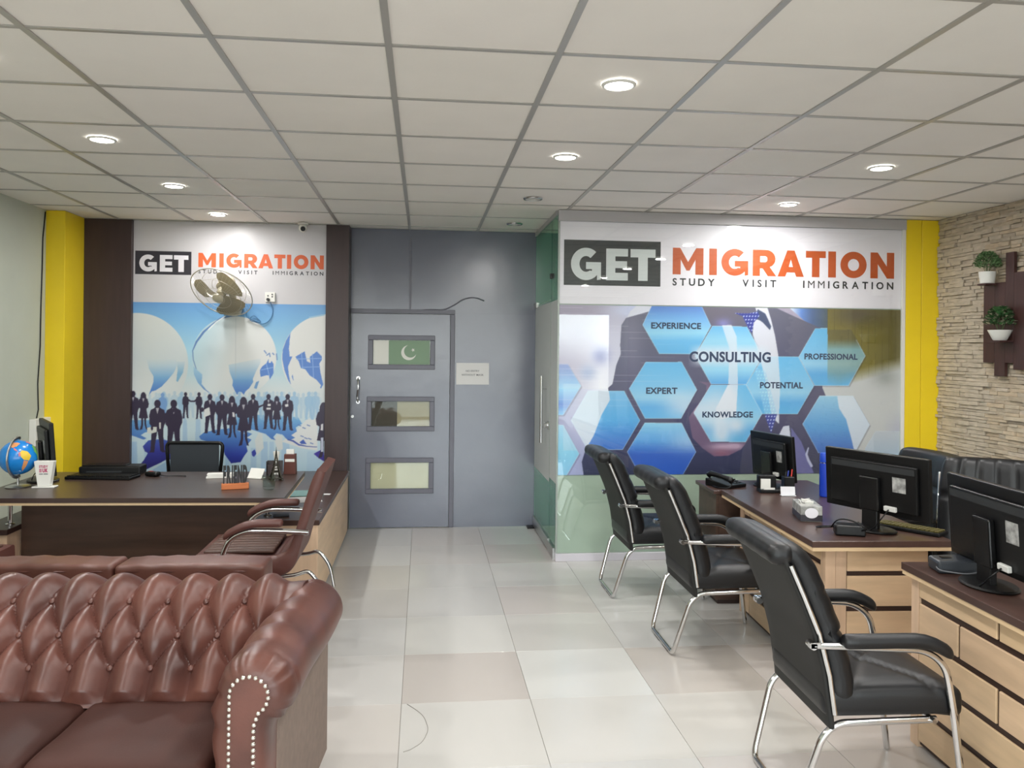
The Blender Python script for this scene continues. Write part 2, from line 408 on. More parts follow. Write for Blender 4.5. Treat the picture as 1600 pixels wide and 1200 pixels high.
# crescent = big disc minus offset disc, opening towards upper right
A0 = math.radians(42); big, sm, off = .068, .058, .021
h0 = math.acos((big * big + off * off - sm * sm) / (2 * big * off)); h1 = math.acos((sm * sm + off * off - big * big) / (2 * sm * off))
oc = [(cx_ + big * math.cos(A0 + h0 + (2 * PI - 2 * h0) * k / 30), cz_ + big * math.sin(A0 + h0 + (2 * PI - 2 * h0) * k / 30)) for k in range(31)]
ox, oz = cx_ + off * math.cos(A0), cz_ + off * math.sin(A0)
a1 = PI - h1
ic = [(ox + sm * math.cos(A0 - a1 - (2 * PI - 2 * a1) * k / 30), oz + sm * math.sin(A0 - a1 - (2 * PI - 2 * a1) * k / 30)) for k in range(31)]
me = curve_me([oc + ic[1:-1]], .0004); me.materials.append(mat('flag_white')); mk_me('crescent', me, flag, (0, DY - .0172, 0), (PI / 2, 0, 0))
sx_, sz_ = -.096, 1.625
st = [(sx_ + r_ * math.cos(A0 + PI * k / 5), sz_ + r_ * math.sin(A0 + PI * k / 5)) for k, r_ in enumerate([.019, .0075] * 5)]
me = curve_me([st], .0004); me.materials.append(mat('flag_white')); mk_me('star', me, flag, (0, DY - .0172, 0), (PI / 2, 0, 0))
note = boxo('paper_notice', mat('paper', (226, 225, 224), .7), .300, .602, DY - .0175, DY - .0158, 1.312, 1.512)
tag(note, 'white paper notice about masks taped on the grey wall right of the door', 'notice')
for tx, z, wd in (('NO ENTRY', 1.428, .125), ('WITHOUT MASK', 1.392, .205)):
    me = text_me(tx, .018, .004, 1, .0003, width=wd); me.materials.append(mat('print_grey', (92, 92, 98), .7)); mk_me('lettering', me, note, (.451, DY - .0178, z), (PI / 2, 0, 0))

# glass partition with printed film
PY = 6.2
gp = bpy.data.objects.new('wall_partition', None); link(gp); struct(gp)
boxo('header', m_header, 1.03, 3.89, PY - .02, PY + .05, 2.643, ZC - .001, gp, .002)
boxo('skirting', m_alu, 1.03, 3.89, PY - .012, PY + .05, 0, .060, gp, .002)
boxo('edge_strip', mat('pale_strip', (222, 220, 214), .5), 3.862, 3.888, PY - .012, PY + .04, .06, 2.643, gp)
boxo('corner_post', mat('grey_post', (150, 158, 152), .35, metal=.3), 1.03, 1.043, PY - .004, PY + .012, .06, 2.643, gp)
boxo('glass_pane', m_glass, 1.043, 3.862, PY - .003, PY + .005, .06, 2.643, gp)
boxo('backing_board', m_int, 1.05, 3.862, PY + .018, PY + .04, .06, 2.643, gp)
boxo('lower_film', m_green_back, 1.045, 3.862, PY + .009, PY + .011, .061, .662, gp)
SX = 1.03
boxo('glass_pane', m_green, SX, SX + .01, PY + .012, 6.53, .09, 2.70, gp)
boxo('bottom_channel', m_steel, SX - .012, SX + .02, PY + .05, 6.53, 0, .09, gp)
boxo('top_channel', m_header, SX - .01, SX + .02, PY + .05, YB - .02, 2.69, ZC - .001, gp)
boxo('transom_glass', m_green, SX, SX + .01, 6.536, YB - .02, 2.05, 2.69, gp)
boxo('frosted_strip', m_frost, SX - .0006, SX - .0001, PY + .012, 6.528, .60, 2.03, gp)
boxo('patch_lock', m_black, SX - .012, SX + .02, 6.49, 6.528, 2.22, 2.26, gp)
bm = NB(); box(bm, SX + .3, XR, YB - .02, YB, 0, ZC); mk('inner_wall', bm, m_int, gp)
d2 = bpy.data.objects.new('door_2', None); link(d2); struct(d2)
boxo('glass_leaf', m_green, SX, SX + .01, 6.536, YB - .03, .10, 2.04, d2)
boxo('frosted_film', m_frost, SX - .0006, SX - .0001, 6.538, YB - .032, .56, 2.03, d2)
boxo('bottom_rail', m_steel, SX - .012, SX + .02, 6.536, YB - .03, .012, .10, d2, .002)
boxo('patch_hinge', m_steel, SX - .014, SX + .024, YB - .16, YB - .03, 2.02, 2.07, d2, .002)
boxo('floor_hinge', m_black, SX - .07, SX + .02, YB - .13, YB - .03, 0, .012, d2, .002)
for sgn in (-1, 1):
    bm = NB(); X_ = SX + .005 + sgn * .05
    cyl(bm, (X_, 6.72, .86), (X_, 6.72, 1.42), .011, seg=14)
    for z in (.99, 1.31): cyl(bm, (SX + .005 + sgn * .006, 6.72, z), (X_, 6.72, z), .007, seg=10)
    mk('pull_handle', bm, m_chrome, d2, smooth=True, angle=.6)
bm = NB(); cyl(bm, (SX - .03, 6.60, 1.02), (SX + .04, 6.60, 1.02), .026, seg=18); cyl(bm, (SX - .04, 6.60, 1.02), (SX - .03, 6.60, 1.02), .012, seg=12); box(bm, SX - .012, SX + .02, 6.54, 6.60, .985, 1.055, .003)
mk('door_lock', bm, m_chrome, d2)
t5 = struct(boxo('trim_5', mat('groove', (96, 78, 12), .6), 3.89, XR, PY + .02, PY + .06, 0, ZC))
boxo('board', m_yellow, 3.892, 4.0265, PY - .01, PY + .02, 0, ZC - .001, t5, .002); boxo('board', m_yellow, 4.0300, 4.190, PY - .01, PY + .02, 0, ZC - .001, t5, .002)

# split-face stone cladding on the right wall
m_stone = mat('split_stone', (184, 172, 154), .85, var=.16, scale=14, stretch=(1, 1, 3), bump=.7, bscale=55, tint=True, bdist=.006)
pieces = []
z = .30
while z < ZC - .012:
    h = R.choice([.022, .026, .03, .034]); h = min(h, ZC - z)
    y = 6.188 - R.uniform(0, .05); first = True
    y = 6.188
    while y > 3.6:
        l = R.uniform(.07, .24) * (.5 if first else 1); first = False
        pieces.append((y - l, y, z, z + h)); y -= l
    z += h
def ysee(p): return p[0] > 4.85 and p[2] > .82
vis = sorted([p for p in pieces if ysee(p)], key=lambda p: (p[0] + p[1]) / 2)
parts_, rest = vis[:300], vis[300:] + [p for p in pieces if not ysee(p)]
STC = [(1.0, .98, .93), (.92, .90, .86), (1.03, .98, .90), (.88, .84, .78), (.96, .95, .95), (1.0, .93, .84), (.84, .83, .82)]
wr = bpy.data.objects['wall_right']
def stone(bm, p, o=(0, 0, 0)):
    d = R.choice([.004, .008, .012, .018, .024]); g = .0012
    vs = box(bm, XR + .012 - .010 - d - o[0], XR + .0125 - o[0], p[0] + g - o[1], p[1] - g - o[1], p[2] + g - o[2], p[3] - g - o[2])
    for v in vs[:4]: v.co.x += R.uniform(-.004, .004); v.co.y += R.uniform(-.004, .004) * .5; v.co.z += R.uniform(-.002, .002)
for p in parts_:
    bm = NB(); c = (XR, (p[0] + p[1]) / 2, (p[2] + p[3]) / 2); stone(bm, p, c)
    o = mk('stone', bm, m_stone, wr, c); o.color = R.choice(STC) + (1,)
bm = NB()
for p in rest: stone(bm, p)
o = mk('stone_cladding', bm, m_stone, wr); o['kind'] = 'stuff'

# downlights
m_led = emitter('led_diffuser', (255, 252, 244), 22.0)
m_off = mat('unlit_diffuser', (205, 205, 200), .3)
def lamp(x, y, on, label, grp='recessed round ceiling downlights', k=1.0):
    t = thing('downlight', label, 'downlight', (x, y, ZC), 0, grp)
    bm = NB(); lathe(bm, [(.056, -.004), (.059, -.010), (.067, -.009), (.071, -.001)], 28); mk('trim_ring', bm, m_chrome if not on else m_white, t, smooth=True)
    bm = NB(); lathe(bm, [(0, -.0065), (.056, -.0065), (.056, -.003)], 28); mk('diffuser', bm, m_led if on else m_off, t)
    if not on:
        bm = NB(); lathe(bm, [(0, -.016), (.016, -.014), (.022, -.007)], 16); mk('bulb', bm, m_white, t, smooth=True)
    if on:
        l = bpy.data.lights.new('downlight_beam', 'AREA'); l.shape = 'DISK'; l.size = .108; l.energy = LAMP_W * k; l.color = (1.0, .985, .965)
        lo = bpy.data.objects.new('downlight_beam', l); COL.objects.link(lo); lo.parent = t; lo.location = (0, 0, -.02)
LX = (-1.69, .78, 2.65)
PL = {(-1.69, 4.46): 'lit downlight in the left row, the one nearest the camera in view', (-1.69, 5.69): 'lit downlight in the left row, second from the banner wall', (-1.69, 6.87): 'lit downlight closest to the left banner above the wall fan',
      (.78, 3.23): 'large lit downlight in the middle row, nearest one in view', (.78, 4.48): 'lit downlight in the middle row before the unlit pair', (.77, 5.76): 'unlit downlight beside the corner of the glass partition', (.77, 6.95): 'unlit downlight closest to the grey door wall',
      (2.65, 4.47): 'lit downlight in the right row, nearest one in view', (2.65, 5.68): 'lit downlight in the right row next to the glass partition sign'}
for (x, y), lb in PL.items(): lamp(x, y, y < 5.7 or x != .77, lb, k=.58 if y > 6.8 else 1.0)
for x, y in ((-1.69, 3.23), (.78, 2.0), (2.74, 3.20), (-1.69, 2.0), (2.65, 2.0), (-1.69, .6), (.78, .6), (2.65, .6), (-1.69, -.8), (.78, -.8), (2.65, -.8), (.78, -2.1)):
    lamp(x, y, True, 'lit downlight behind or above the camera, out of the picture')
lamp(2.6, 6.85, True, 'added unseen downlight inside the glass room, brightening its green glass', 'added glass room light')  # added lamp, never in view, brightens the room behind the green glass

# ================================================================= printed banners
m_vinyl = mat('banner_white', (196, 194, 197), .38, var=.015, scale=2, bump=.12, bscale=3, bdist=.004)
m_vinylR = mat('sign_white', (252, 240, 254), .4, var=.01, scale=2)
m_print = mat('vinyl_print', (200, 200, 200), .35, vcol=True)
m_film = mat('film_print', (200, 200, 200), .5, vcol=True)
m_ink = mat('ink_black', (44, 42, 50), .45); m_orange = mat('ink_orange', (206, 92, 46), .45); m_inkw = mat('ink_white', (226, 224, 230), .45); m_navy = mat('ink_navy', (52, 66, 104), .5)
def letters(parent, s, x0, x1, y, z, h, m, bold=.02, ext=.0003, gapk=.32, rot=(PI / 2, 0, 0)):
    """one mesh per letter, tracked to fill x0..x1"""
    W_ = []
    for ch in s:
        if ch == ' ': W_.append((None, h * .5)); continue
        me = text_me(ch, h, bold, 1, ext); w_ = max(v.co.x for v in me.vertices) - min(v.co.x for v in me.vertices); W_.append((me, w_))
    tot = sum(q[1] for q in W_); n = len(s); gap = (x1 - x0 - tot) / max(1, n - 1); k = 1.0
    if gap < h * .08: k = (x1 - x0) / (tot + h * .12 * (n - 1)); gap = h * .12 * k
    x = x0
    for me, w_ in W_:
        if me:
            me.materials.append(m); o = mk_me('letter', me, parent, (x + w_ * k / 2, y, z), rot); o.scale = (k, 1, 1)
        x += w_ * k + gap
def arc(cx, cy, rx, ry, a, b, n=14):
    return [(cx + rx * math.cos(math.radians(a + (b - a) * k / n)), cy + ry * math.sin(math.radians(a + (b - a) * k / n))) for k in range(n + 1)]
def glyph(ch):
    """heavy geometric capitals in a unit box"""
    s = .30
    if ch == 'G':
        return [arc(.5, .5, .5, .51, 48, 318, 22) + [(.87, .0), (1, .02), (1, .56), (.5, .56), (.5, .34), (.70, .34), (.70, .28)] + arc(.5, .5, .22, .25, 305, 48, 14)]
    if ch == 'E': return [[(0, 0), (1, 0), (1, .24), (.42, .24), (.42, .39), (.96, .39), (.96, .61), (.42, .61), (.42, .76), (1, .76), (1, 1), (0, 1)]]
    if ch == 'T': return [[(.31, 0), (.69, 0), (.69, .74), (1, .74), (1, 1), (0, 1), (0, .74), (.31, .74)]]
    if ch == 'I': return [[(0, 0), (1, 0), (1, 1), (0, 1)]]
    if ch == 'M': return [[(0, 0), (.26, 0), (.26, .56), (.45, .15), (.55, .15), (.74, .56), (.74, 0), (1, 0), (1, 1), (.76, 1), (.5, .47), (.24, 1), (0, 1)]]
    if ch == 'N': return [[(0, 0), (.31, 0), (.31, .55), (.70, 0), (1, 0), (1, 1), (.69, 1), (.69, .46), (.30, 1), (0, 1)]]
    if ch == 'A': return [[(0, 0), (.29, 0), (.35, .16), (.65, .16), (.71, 0), (1, 0), (.64, 1), (.36, 1)], [(.42, .37), (.58, .37), (.5, .66)]]
    if ch == 'O': return [arc(.5, .5, .5, .51, 0, 350, 35), arc(.5, .5, .215, .23, 0, 350, 35)]
    if ch == 'R': return [[(0, 0), (.31, 0), (.31, .29), (.42, .29), (.64, 0), (1, 0), (.72, .35)] + arc(.56, .655, .40, .345, -50, 90, 12) + [(0, 1)], [(.31, .53), (.52, .53)] + arc(.52, .645, .10, .115, -90, 90, 8) + [(.31, .76)]]
GL = [('G', 892, 939), ('E', 947, 981), ('T', 985, 1024), ('M', 1051, 1099), ('I', 1108, 1120), ('G', 1127, 1169), ('R', 1176, 1213), ('A', 1215, 1256), ('T', 1259, 1290), ('I', 1294, 1306), ('O', 1313, 1354), ('N', 1360, 1397)]
def sign(parent, Y, fx, box_z, get_z, mig_z, sub_z, boxx, subs):
    """lettering of both signs; fx maps the sign's own x to world x"""
    boxo('black_panel', m_ink, fx(boxx[0]), fx(boxx[1]), Y - .0008, Y - .0002, box_z[0], box_z[1], parent)
    for n, (ch, a, b) in enumerate(GL):
        z0, z1 = get_z if n < 3 else mig_z
        x0, x1 = fx(a), fx(b)
        me = curve_me([[(x0 + (x1 - x0) * q[0], z0 + (z1 - z0) * q[1]) for q in c] for c in glyph(ch)], .0003)
        me.materials.append(m_inkw if n < 3 else m_orange)
        mk_me('letter', me, parent, (0, Y - (.0014 if n < 3 else .0006), 0), (PI / 2, 0, 0))
    for tx, a, b in subs: letters(parent, tx, fx(a), fx(b), Y - .0006, sub_z[0], sub_z[1] - sub_z[0], m_ink, .026)
    for tx, a, b in ():
        me = text_me(tx, sub_z[1] - sub_z[0], .012, 1.5, .0003, width=fx(b) - fx(a)); me.materials.append(m_ink)
        mk_me('lettering', me, parent, ((fx(a) + fx(b)) / 2, Y - .0006, sub_z[0]), (PI / 2, 0, 0))

def grid_me(name, x0, x1, z0, z1, st):
    nx, nz = int((x1 - x0) / st) + 1, int((z1 - z0) / st) + 1
    xs, zs = np.linspace(x0, x1, nx), np.linspace(z0, z1, nz)
    Xg, Zg = np.meshgrid(xs, zs)
    co = np.stack([Xg.ravel(), np.zeros(nx * nz), Zg.ravel()], 1)
    ii = np.arange(nx * nz).reshape(nz, nx)
    q = np.stack([ii[:-1, :-1], ii[:-1, 1:], ii[1:, 1:], ii[1:, :-1]], -1).reshape(-1, 4)
    me = bpy.data.meshes.new(name); me.vertices.add(len(co)); me.vertices.foreach_set('co', co.ravel())
    me.loops.add(q.size); me.loops.foreach_set('vertex_index', q.ravel())
    me.polygons.add(len(q)); me.polygons.foreach_set('loop_start', np.arange(0, q.size, 4)); me.polygons.foreach_set('loop_total', np.full(len(q), 4))
    me.update(); return me, co
def to_draw(co, Y):
    """drawing coordinates of the artwork on its sheet (the units in which it was measured)"""
    P = co.copy(); P[:, 1] = Y; P[:, 2] -= CZ
    r, u, f = np.array(V_R), np.array(V_U), np.array(V_F)
    d = P @ f
    return PPX + CF * (P @ r) / d, PPY - CF * (P @ u) / d
def s2l(a): a = a / 255.0; return np.where(a <= .04045, a / 12.92, ((a + .055) / 1.055) ** 2.4)
def setcol(me, img):
    ca = me.color_attributes.new('Col', 'FLOAT_COLOR', 'POINT')
    out = np.ones((len(img), 4), np.float32); out[:, :3] = s2l(np.clip(img, 0, 255)); ca.data.foreach_set('color', out.ravel())
class Art:
    def __init__(s, x, y): s.x, s.y = x, y; s.img = np.zeros((len(x), 3))
    def cover(s, poly, ss=((-.28, -.28), (.28, -.28), (-.28, .28), (.28, .28))):
        P = np.array(poly, float); m = np.zeros(len(s.x))
        b = np.nonzero((s.x > P[:, 0].min() - 1) & (s.x < P[:, 0].max() + 1) & (s.y > P[:, 1].min() - 1) & (s.y < P[:, 1].max() + 1))[0]
        if not len(b): return m
        bx, by = s.x[b], s.y[b]; acc = np.zeros(len(b))
        for ox, oy in ss:
            X, Y = bx + ox, by + oy; ins = np.zeros(len(b), bool)
            for (xa, ya), (xb, yb) in zip(P, np.roll(P, -1, 0)):
                if ya == yb: continue
                c = (ya > Y) != (yb > Y); ins ^= c & (X < (xb - xa) * (Y - ya) / (yb - ya) + xa)
            acc += ins
        m[b] = acc / len(ss); return m
    def ell(s, cx, cy, rx, ry, soft=.9):
        d = np.sqrt(((s.x - cx) / rx) ** 2 + ((s.y - cy) / ry) ** 2); return np.clip((1 - d) * min(rx, ry) / soft + .5, 0, 1)
    def gau(s, cx, cy, sx, sy): return np.exp(-.5 * (((s.x - cx) / sx) ** 2 + ((s.y - cy) / sy) ** 2))
    def line(s, pts, wd):
        m = np.zeros(len(s.x)); ws = wd if isinstance(wd, (list, tuple)) else [wd] * len(pts)
        for (a, b, w0, w1) in zip(pts, pts[1:], ws, ws[1:]):
            ax, ay = a; dx, dy = b[0] - ax, b[1] - ay; l2 = dx * dx + dy * dy + 1e-9
            t = np.clip(((s.x - ax) * dx + (s.y - ay) * dy) / l2, 0, 1)
            d = np.hypot(s.x - ax - t * dx, s.y - ay - t * dy); m = np.maximum(m, np.clip((w0 + (w1 - w0) * t) / 2 - d + .5, 0, 1))
        return m
    def put(s, m, col):
        m = m[:, None]; col = np.array(col, float); s.img = s.img * (1 - m) + m * col
    def ramp(s, v, stops):
        vs = [q[0] for q in stops]; return np.stack([np.interp(v, vs, [q[1][k] for q in stops]) for k in range(3)], 1)

# ---- left banner
LY = 7.306
lb = thing('wall_banner', 'printed banner with pale globes and business silhouettes between two dark brown panels', 'banner', (0, 0, 0))
boxo('white_header', m_vinyl, -2.500, -.864, LY, LY + .004, 2.018, 2.722, lb)
me, co = grid_me('picture', -2.500, -.864, .42, 2.018, .0048)
A = Art(*to_draw(co, LY)); A.img = A.ramp(A.y, [(472, (98, 150, 204)), (500, (118, 172, 214)), (545, (158, 200, 220)), (590, (184, 208, 216)), (620, (196, 212, 216)), (700, (188, 210, 222)), (760, (168, 200, 218))])
white = (206, 209, 208)
A.put(A.ell(214, 568, 80, 79) * np.clip((640 - A.y) / 30, 0, 1), A.ramp(A.y, [(490, (204, 208, 206)), (560, (194, 203, 206)), (640, (210, 213, 212))]))
A.put(A.ell(366, 557, 66, 63) * np.clip((640 - A.y) / 30, 0, 1), A.ramp(A.x + .3 * (A.y - 500), [(300, (172, 206, 218)), (345, (190, 206, 212)), (380, (212, 215, 214)), (430, (216, 217, 216))]))
A.put(A.ell(513, 561, 73, 70) * np.clip((640 - A.y) / 30, 0, 1), (216, 217, 215))
A.put(np.clip((A.y - 585) / 30, 0, 1) * np.clip((660 - A.y) / 25, 0, 1), (206, 213, 215))
fade = lambda a, b: np.clip((A.y - a) / (b - a), 0, 1)
bl = A.ramp(A.y, [(560, (150, 190, 214)), (590, (116, 164, 206)), (612, (74, 120, 192)), (640, (78, 128, 196))])
A.put(A.cover([(229, 560), (233, 577), (240, 588), (239.7, 597), (235, 610), (232.4, 618), (237, 611.6), (243, 610), (252.5, 604), (261, 595), (271, 583), (274.7, 576), (276, 571), (276, 560)]) * fade(560, 590), bl)
A.put(A.cover([(276, 565), (289, 565), (286, 582), (277.6, 597), (275.5, 595), (277.5, 578)]) * fade(562, 584), (124, 172, 204))
A.put(A.line([(372, 492), (345, 497), (330, 508), (318, 519), (307, 534), (301, 548), (302, 562), (307, 578)], [1, 2.4, 1.6, 3.4, 3, 1.4, 1.2, 1]), (92, 126, 178))
A.put(A.line([(352, 494), (338, 503), (326, 515)], 1.6), (226, 230, 228))
A.put(A.cover([(302, 572), (308, 578), (316, 585), (315, 600), (322, 609), (334, 619), (318, 608), (309, 598), (303, 585)]), A.ramp(A.y, [(572, (160, 196, 216)), (600, (120, 164, 206)), (612, (84, 120, 180))]))
A.put(A.cover([(357, 570), (359, 582), (364, 595), (363, 602), (367, 611), (370.4, 617), (374, 612), (377, 612.5), (381, 617), (383.5, 611.6), (389.6, 606.4), (395.6, 597), (395, 592), (400, 580), (407, 567), (407, 560)]) * fade(556, 594), bl)
A.put(A.cover([(405, 595), (401, 607.7), (396.7, 606.5), (400, 597)]), (112, 154, 200))
AU = (86, 128, 198)
A.put(A.cover([(419.4, 561), (416.5, 567.4), (409.5, 572.7), (406, 578.5), (407, 589), (415, 586.7), (420, 586.7), (421.6, 593), (427.6, 583), (427.6, 569), (424, 563.4), (423, 567), (420, 567)]), AU)
A.put(A.line([(408, 578), (427, 574)], .9) + A.line([(416, 568), (421, 588)], .9), (150, 180, 220))
for q in ([(413, 548), (416, 552)], [(417, 555), (421, 552), (422, 557)], [(426, 552), (428, 554)], [(432, 553), (433, 562)]): A.put(A.line(q, 1.8), (110, 140, 190))
A.put(A.cover([(454, 520), (447, 532), (441.6, 547), (441, 561), (444.5, 578.5), (450, 593.7), (454.4, 601), (451.5, 586.7), (450, 572.7), (456.8, 557), (452.7, 557), (451.5, 544.7), (453, 528)]), (92, 132, 200))
A.put(A.cover([(457, 584), (459, 596), (456, 589)]), AU)
A.put(A.cover([(461.4, 557.5), (476, 549), (479.5, 564.5), (485, 567), (484, 557.5), (495, 549), (503, 557), (503, 562), (499, 568), (500.5, 581), (505, 600.7), (501.7, 607), (500, 606), (501.7, 602), (494.7, 593.7), (484, 586.7), (477, 577), (470, 575), (466.7, 564.5)]), AU)
A.put(np.maximum.reduce([A.line([(463, 561), (503, 560)], .9), A.line([(472, 574), (500, 573)], .9), A.line([(471, 551), (473, 576)], .9), A.line([(488, 553), (490, 590)], .9)]), (146, 178, 222))
A.put(A.line([(484, 496), (495, 494), (506, 492)], 2.4), (150, 190, 216))
# ground of the map
pal = A.ramp(A.y, [(648, (120, 176, 214)), (670, (88, 140, 200)), (690, (70, 112, 186)), (712, (46, 62, 158)), (735, (34, 36, 122))])
for x0, x1, y0, y1, k in ((206, 214, 690, 735, .6), (226, 232, 690, 720, .4), (286, 292, 656, 690, .55), (306, 313, 655, 690, .5), (352, 358, 712, 742, .5), (392, 400, 700, 742, .45), (408, 418, 690, 742, .5), (421, 428, 690, 735, .4), (440, 452, 690, 742, .45), (330, 340, 712, 740, .5), (480, 500, 705, 742, .2)):
    A.put(A.cover([(x0, y0), (x1, y0), (x1 + 1, y1), (x0 - 1, y1)]) * k, (140, 176, 214))
A.put(A.cover([(398, 688), (404, 676), (410, 678), (412, 700), (401, 712)]), (206, 212, 212)); A.put(A.cover([(428, 686), (434, 679), (441, 682), (442, 702), (434, 704)]), (208, 212, 212))
A.put(A.cover([(480, 655), (496, 655), (496, 704), (470, 700), (440, 690), (455, 680)]), (214, 216, 216))
A.put(A.cover([(205, 656), (236, 656), (240, 672), (226, 676), (220, 680), (229, 685), (224, 687), (205, 680)]), pal)
A.put(A.cover([(355, 652), (380, 650), (400, 648), (440, 650), (466, 652), (472, 662), (462, 668), (464, 674), (455, 680), (461, 684), (455, 687), (450, 688), (441, 679), (432, 677), (427, 683), (431, 688), (424, 686), (415, 678), (405, 675), (396, 672), (384, 668), (372, 672), (360, 668)]), pal)
A.put(A.cover([(311, 682), (318, 676), (335, 672), (350, 670), (372, 668), (384, 674), (394, 678), (386, 684), (393, 687), (388, 693), (385, 697), (387, 705), (381.5, 712.5), (376, 722), (361, 724), (351, 710), (347, 696), (338, 690), (324, 690), (314, 687)]), pal)
A.put(A.line([(371, 672), (384, 678)], .9) + A.line([(384, 684), (394, 681)], .9), (206, 220, 226))
A.put(A.cover([(393, 706), (398, 702), (400.5, 708.5), (397, 714), (394, 712)]), (56, 66, 160))
A.put(A.line([(450, 687), (458, 689), (467, 695), (480, 697.5), (495, 698.5)], [1.6, 2.6, 2.2, 1.2, 1]), (62, 80, 160)); A.put(A.cover([(468, 691), (474, 686.5), (479, 694), (471, 694)]), (66, 92, 176))
for q in ((470, 681), (476, 684), (482, 685), (485, 692), (466, 664), (480, 664), (473, 668)): A.put(A.line([q, (q[0] + 4, q[1] + 1.5)], 1.4), (90, 120, 180))
A.put(A.cover([(223, 697.5), (232, 688), (254, 686), (266, 690), (300, 692), (300, 716), (259, 718.5), (251, 723), (236, 730), (228, 734), (222, 740), (210, 740), (216.5, 729), (225, 718.5), (231, 708), (226, 705)]), A.ramp(A.y, [(686, (62, 90, 172)), (705, (46, 50, 146)), (738, (30, 28, 104))]))
A.put(A.cover([(490, 709), (505, 701), (508, 722), (498, 716)]), (64, 52, 150))
A.put(A.cover([(262, 720), (306, 718), (306, 742), (228, 742), (240, 733)]), (150, 184, 216))
MAN = [(-.035, .12), (-.06, .155), (-.13, .19), (-.158, .30), (-.155, .45), (-.118, .50), (-.112, .56), (-.12, .75), (-.135, .97), (-.165, 1.0), (-.06, 1.0), (-.045, .85), (0, .58), (.04, .85), (.055, .97), (.10, 1.0), (.16, .99), (.13, .95), (.115, .75), (.112, .55), (.13, .48), (.158, .42), (.155, .30), (.13, .19), (.06, .155), (.035, .12)]
WOM = [(-.03, .12), (-.11, .18), (-.145, .30), (-.13, .40), (-.08, .43), (-.09, .50), (-.125, .68), (-.06, .69), (-.055, .85), (-.10, 1.0), (-.03, .98), (-.005, .85), (0, .69), (.02, .69), (.03, .85), (.07, .98), (.11, 1.0), (.075, .85), (.075, .69), (.125, .68), (.09, .50), (.08, .43), (.13, .40), (.145, .30), (.11, .18), (.03, .12)]
def fig(kind, xc, y0, y1, col=(46, 36, 62), k=1.0, flip=1, wx=1.0, collar=True):
    H = y1 - y0; P = [(xc + flip * q[0] * H * wx, y0 + q[1] * H) for q in (MAN if kind == 'm' else WOM)]
    m = np.maximum(A.cover(P), A.ell(xc, y0 + .07 * H, .062 * H, .075 * H))
    if kind == 'w': m = np.maximum(m, A.cover([(xc - .085 * H, y0 + .20 * H), (xc - .07 * H, y0 + .06 * H), (xc, y0 - .005 * H), (xc + .07 * H, y0 + .06 * H), (xc + .085 * H, y0 + .20 * H)]))
    A.put(m * k, col)
    if collar: A.put(A.cover([(xc - .03 * H, y0 + .155 * H), (xc + .03 * H, y0 + .155 * H), (xc, y0 + .27 * H)]) * .8 * k, (206, 208, 214))
RR = random.Random(3)
for n in range(38):
    x = 212 + n * 7.7 + RR.uniform(-2, 2); y = RR.uniform(611, 616)
    fig('m', x, y, y + 40, (168, 194, 212), RR.uniform(.35, .75), collar=False)
for x in (256, 284, 343, 374, 404, 417, 440, 460, 483, 493): fig('m', x, 612, 656, (146, 182, 212), .75, collar=False)
fig('m', 254, 614, 660, (110, 150, 204), .9, collar=False)
fig('m', 208, 611, 672); fig('w', 224, 613, 672); fig('m', 290, 613, 653.5, wx=.8, collar=False); fig('m', 311, 613, 654.5, wx=.8, collar=False)
A.put(A.line([(291, 623), (298, 627), (304, 627), (310, 622)], [3.4, 2.4, 2.4, 3.4]), (46, 36, 62)); A.put(A.ell(316, 640, 2.6, 3.6), (46, 36, 62))
fig('m', 328, 616, 677); A.put(A.cover([(319, 640), (327, 636), (329, 648), (319, 652)]), (212, 214, 214))
fig('m', 347, 616.5, 680); fig('w', 362.5, 619, 684.5); fig('w', 380.5, 620.5, 697)
fig('m', 395.5, 616, 672.5); A.put(A.line([(398, 630), (404, 636), (411, 633)], [4, 3, 2.2]), (46, 36, 62))
fig('m', 419.5, 616, 670.5); fig('w', 432.5, 619, 672); fig('m', 449.5, 616, 673)
for q in ([(418, 631), (423, 631), (423, 634.5), (418, 634.5)], [(416, 637), (423, 637), (423, 640), (416, 640)], [(445, 632), (450, 631), (451, 635), (446, 636)], [(363, 644), (366, 644), (367, 652), (363, 651)]): A.put(A.cover(q), (214, 214, 216))
fig('m', 246, 625, 707); fig('m', 271.5, 625, 709); A.put(A.line([(273, 640), (264, 645), (258, 648)], [6, 5, 3.5]), (46, 36, 62))
A.put(A.cover([(230, 668.5), (236, 667), (245, 667), (245, 675), (238, 677), (230, 677)]), (204, 208, 204)); A.put(A.cover([(248.5, 660), (251.5, 660), (251.5, 670), (249, 670)]), (206, 208, 206)); A.put(A.ell(237.5, 669, 1.8, 3.4), (46, 36, 62))
fig('w', 506, 629, 716, collar=False); A.put(A.cover([(501.5, 663), (505, 662), (505, 673), (501, 672)]), (214, 214, 216)); A.put(A.cover([(501.5, 684), (505, 684), (505, 706), (501.5, 706)]), (190, 196, 214))
A.put(A.line([(368.4, 497), (368, 592)], .8) * .5, (160, 170, 176))
setcol(me, A.img); me.materials.append(m_print); mk_me('picture', me, lb, (0, LY, 0))
kx = (at(506, 408, Y=LY).x - at(310, 408, Y=LY).x) / (1397 - 1051.0); bx = at(310, 408, Y=LY).x
zz = lambda x, y: at(x, y, Y=LY).z
sign(lb, LY, lambda u: bx + (u - 1051) * kx, (zz(258, 429), zz(258, 392.5)), (zz(258, 424.5), zz(258, 398.5)), (zz(400, 419), zz(400, 397)), (zz(410, 429), zz(410, 423)), (881, 1032), (('STUDY', 1051, 1118), ('VISIT', 1160, 1213), ('IMMIGRATION', 1255, 1396)))

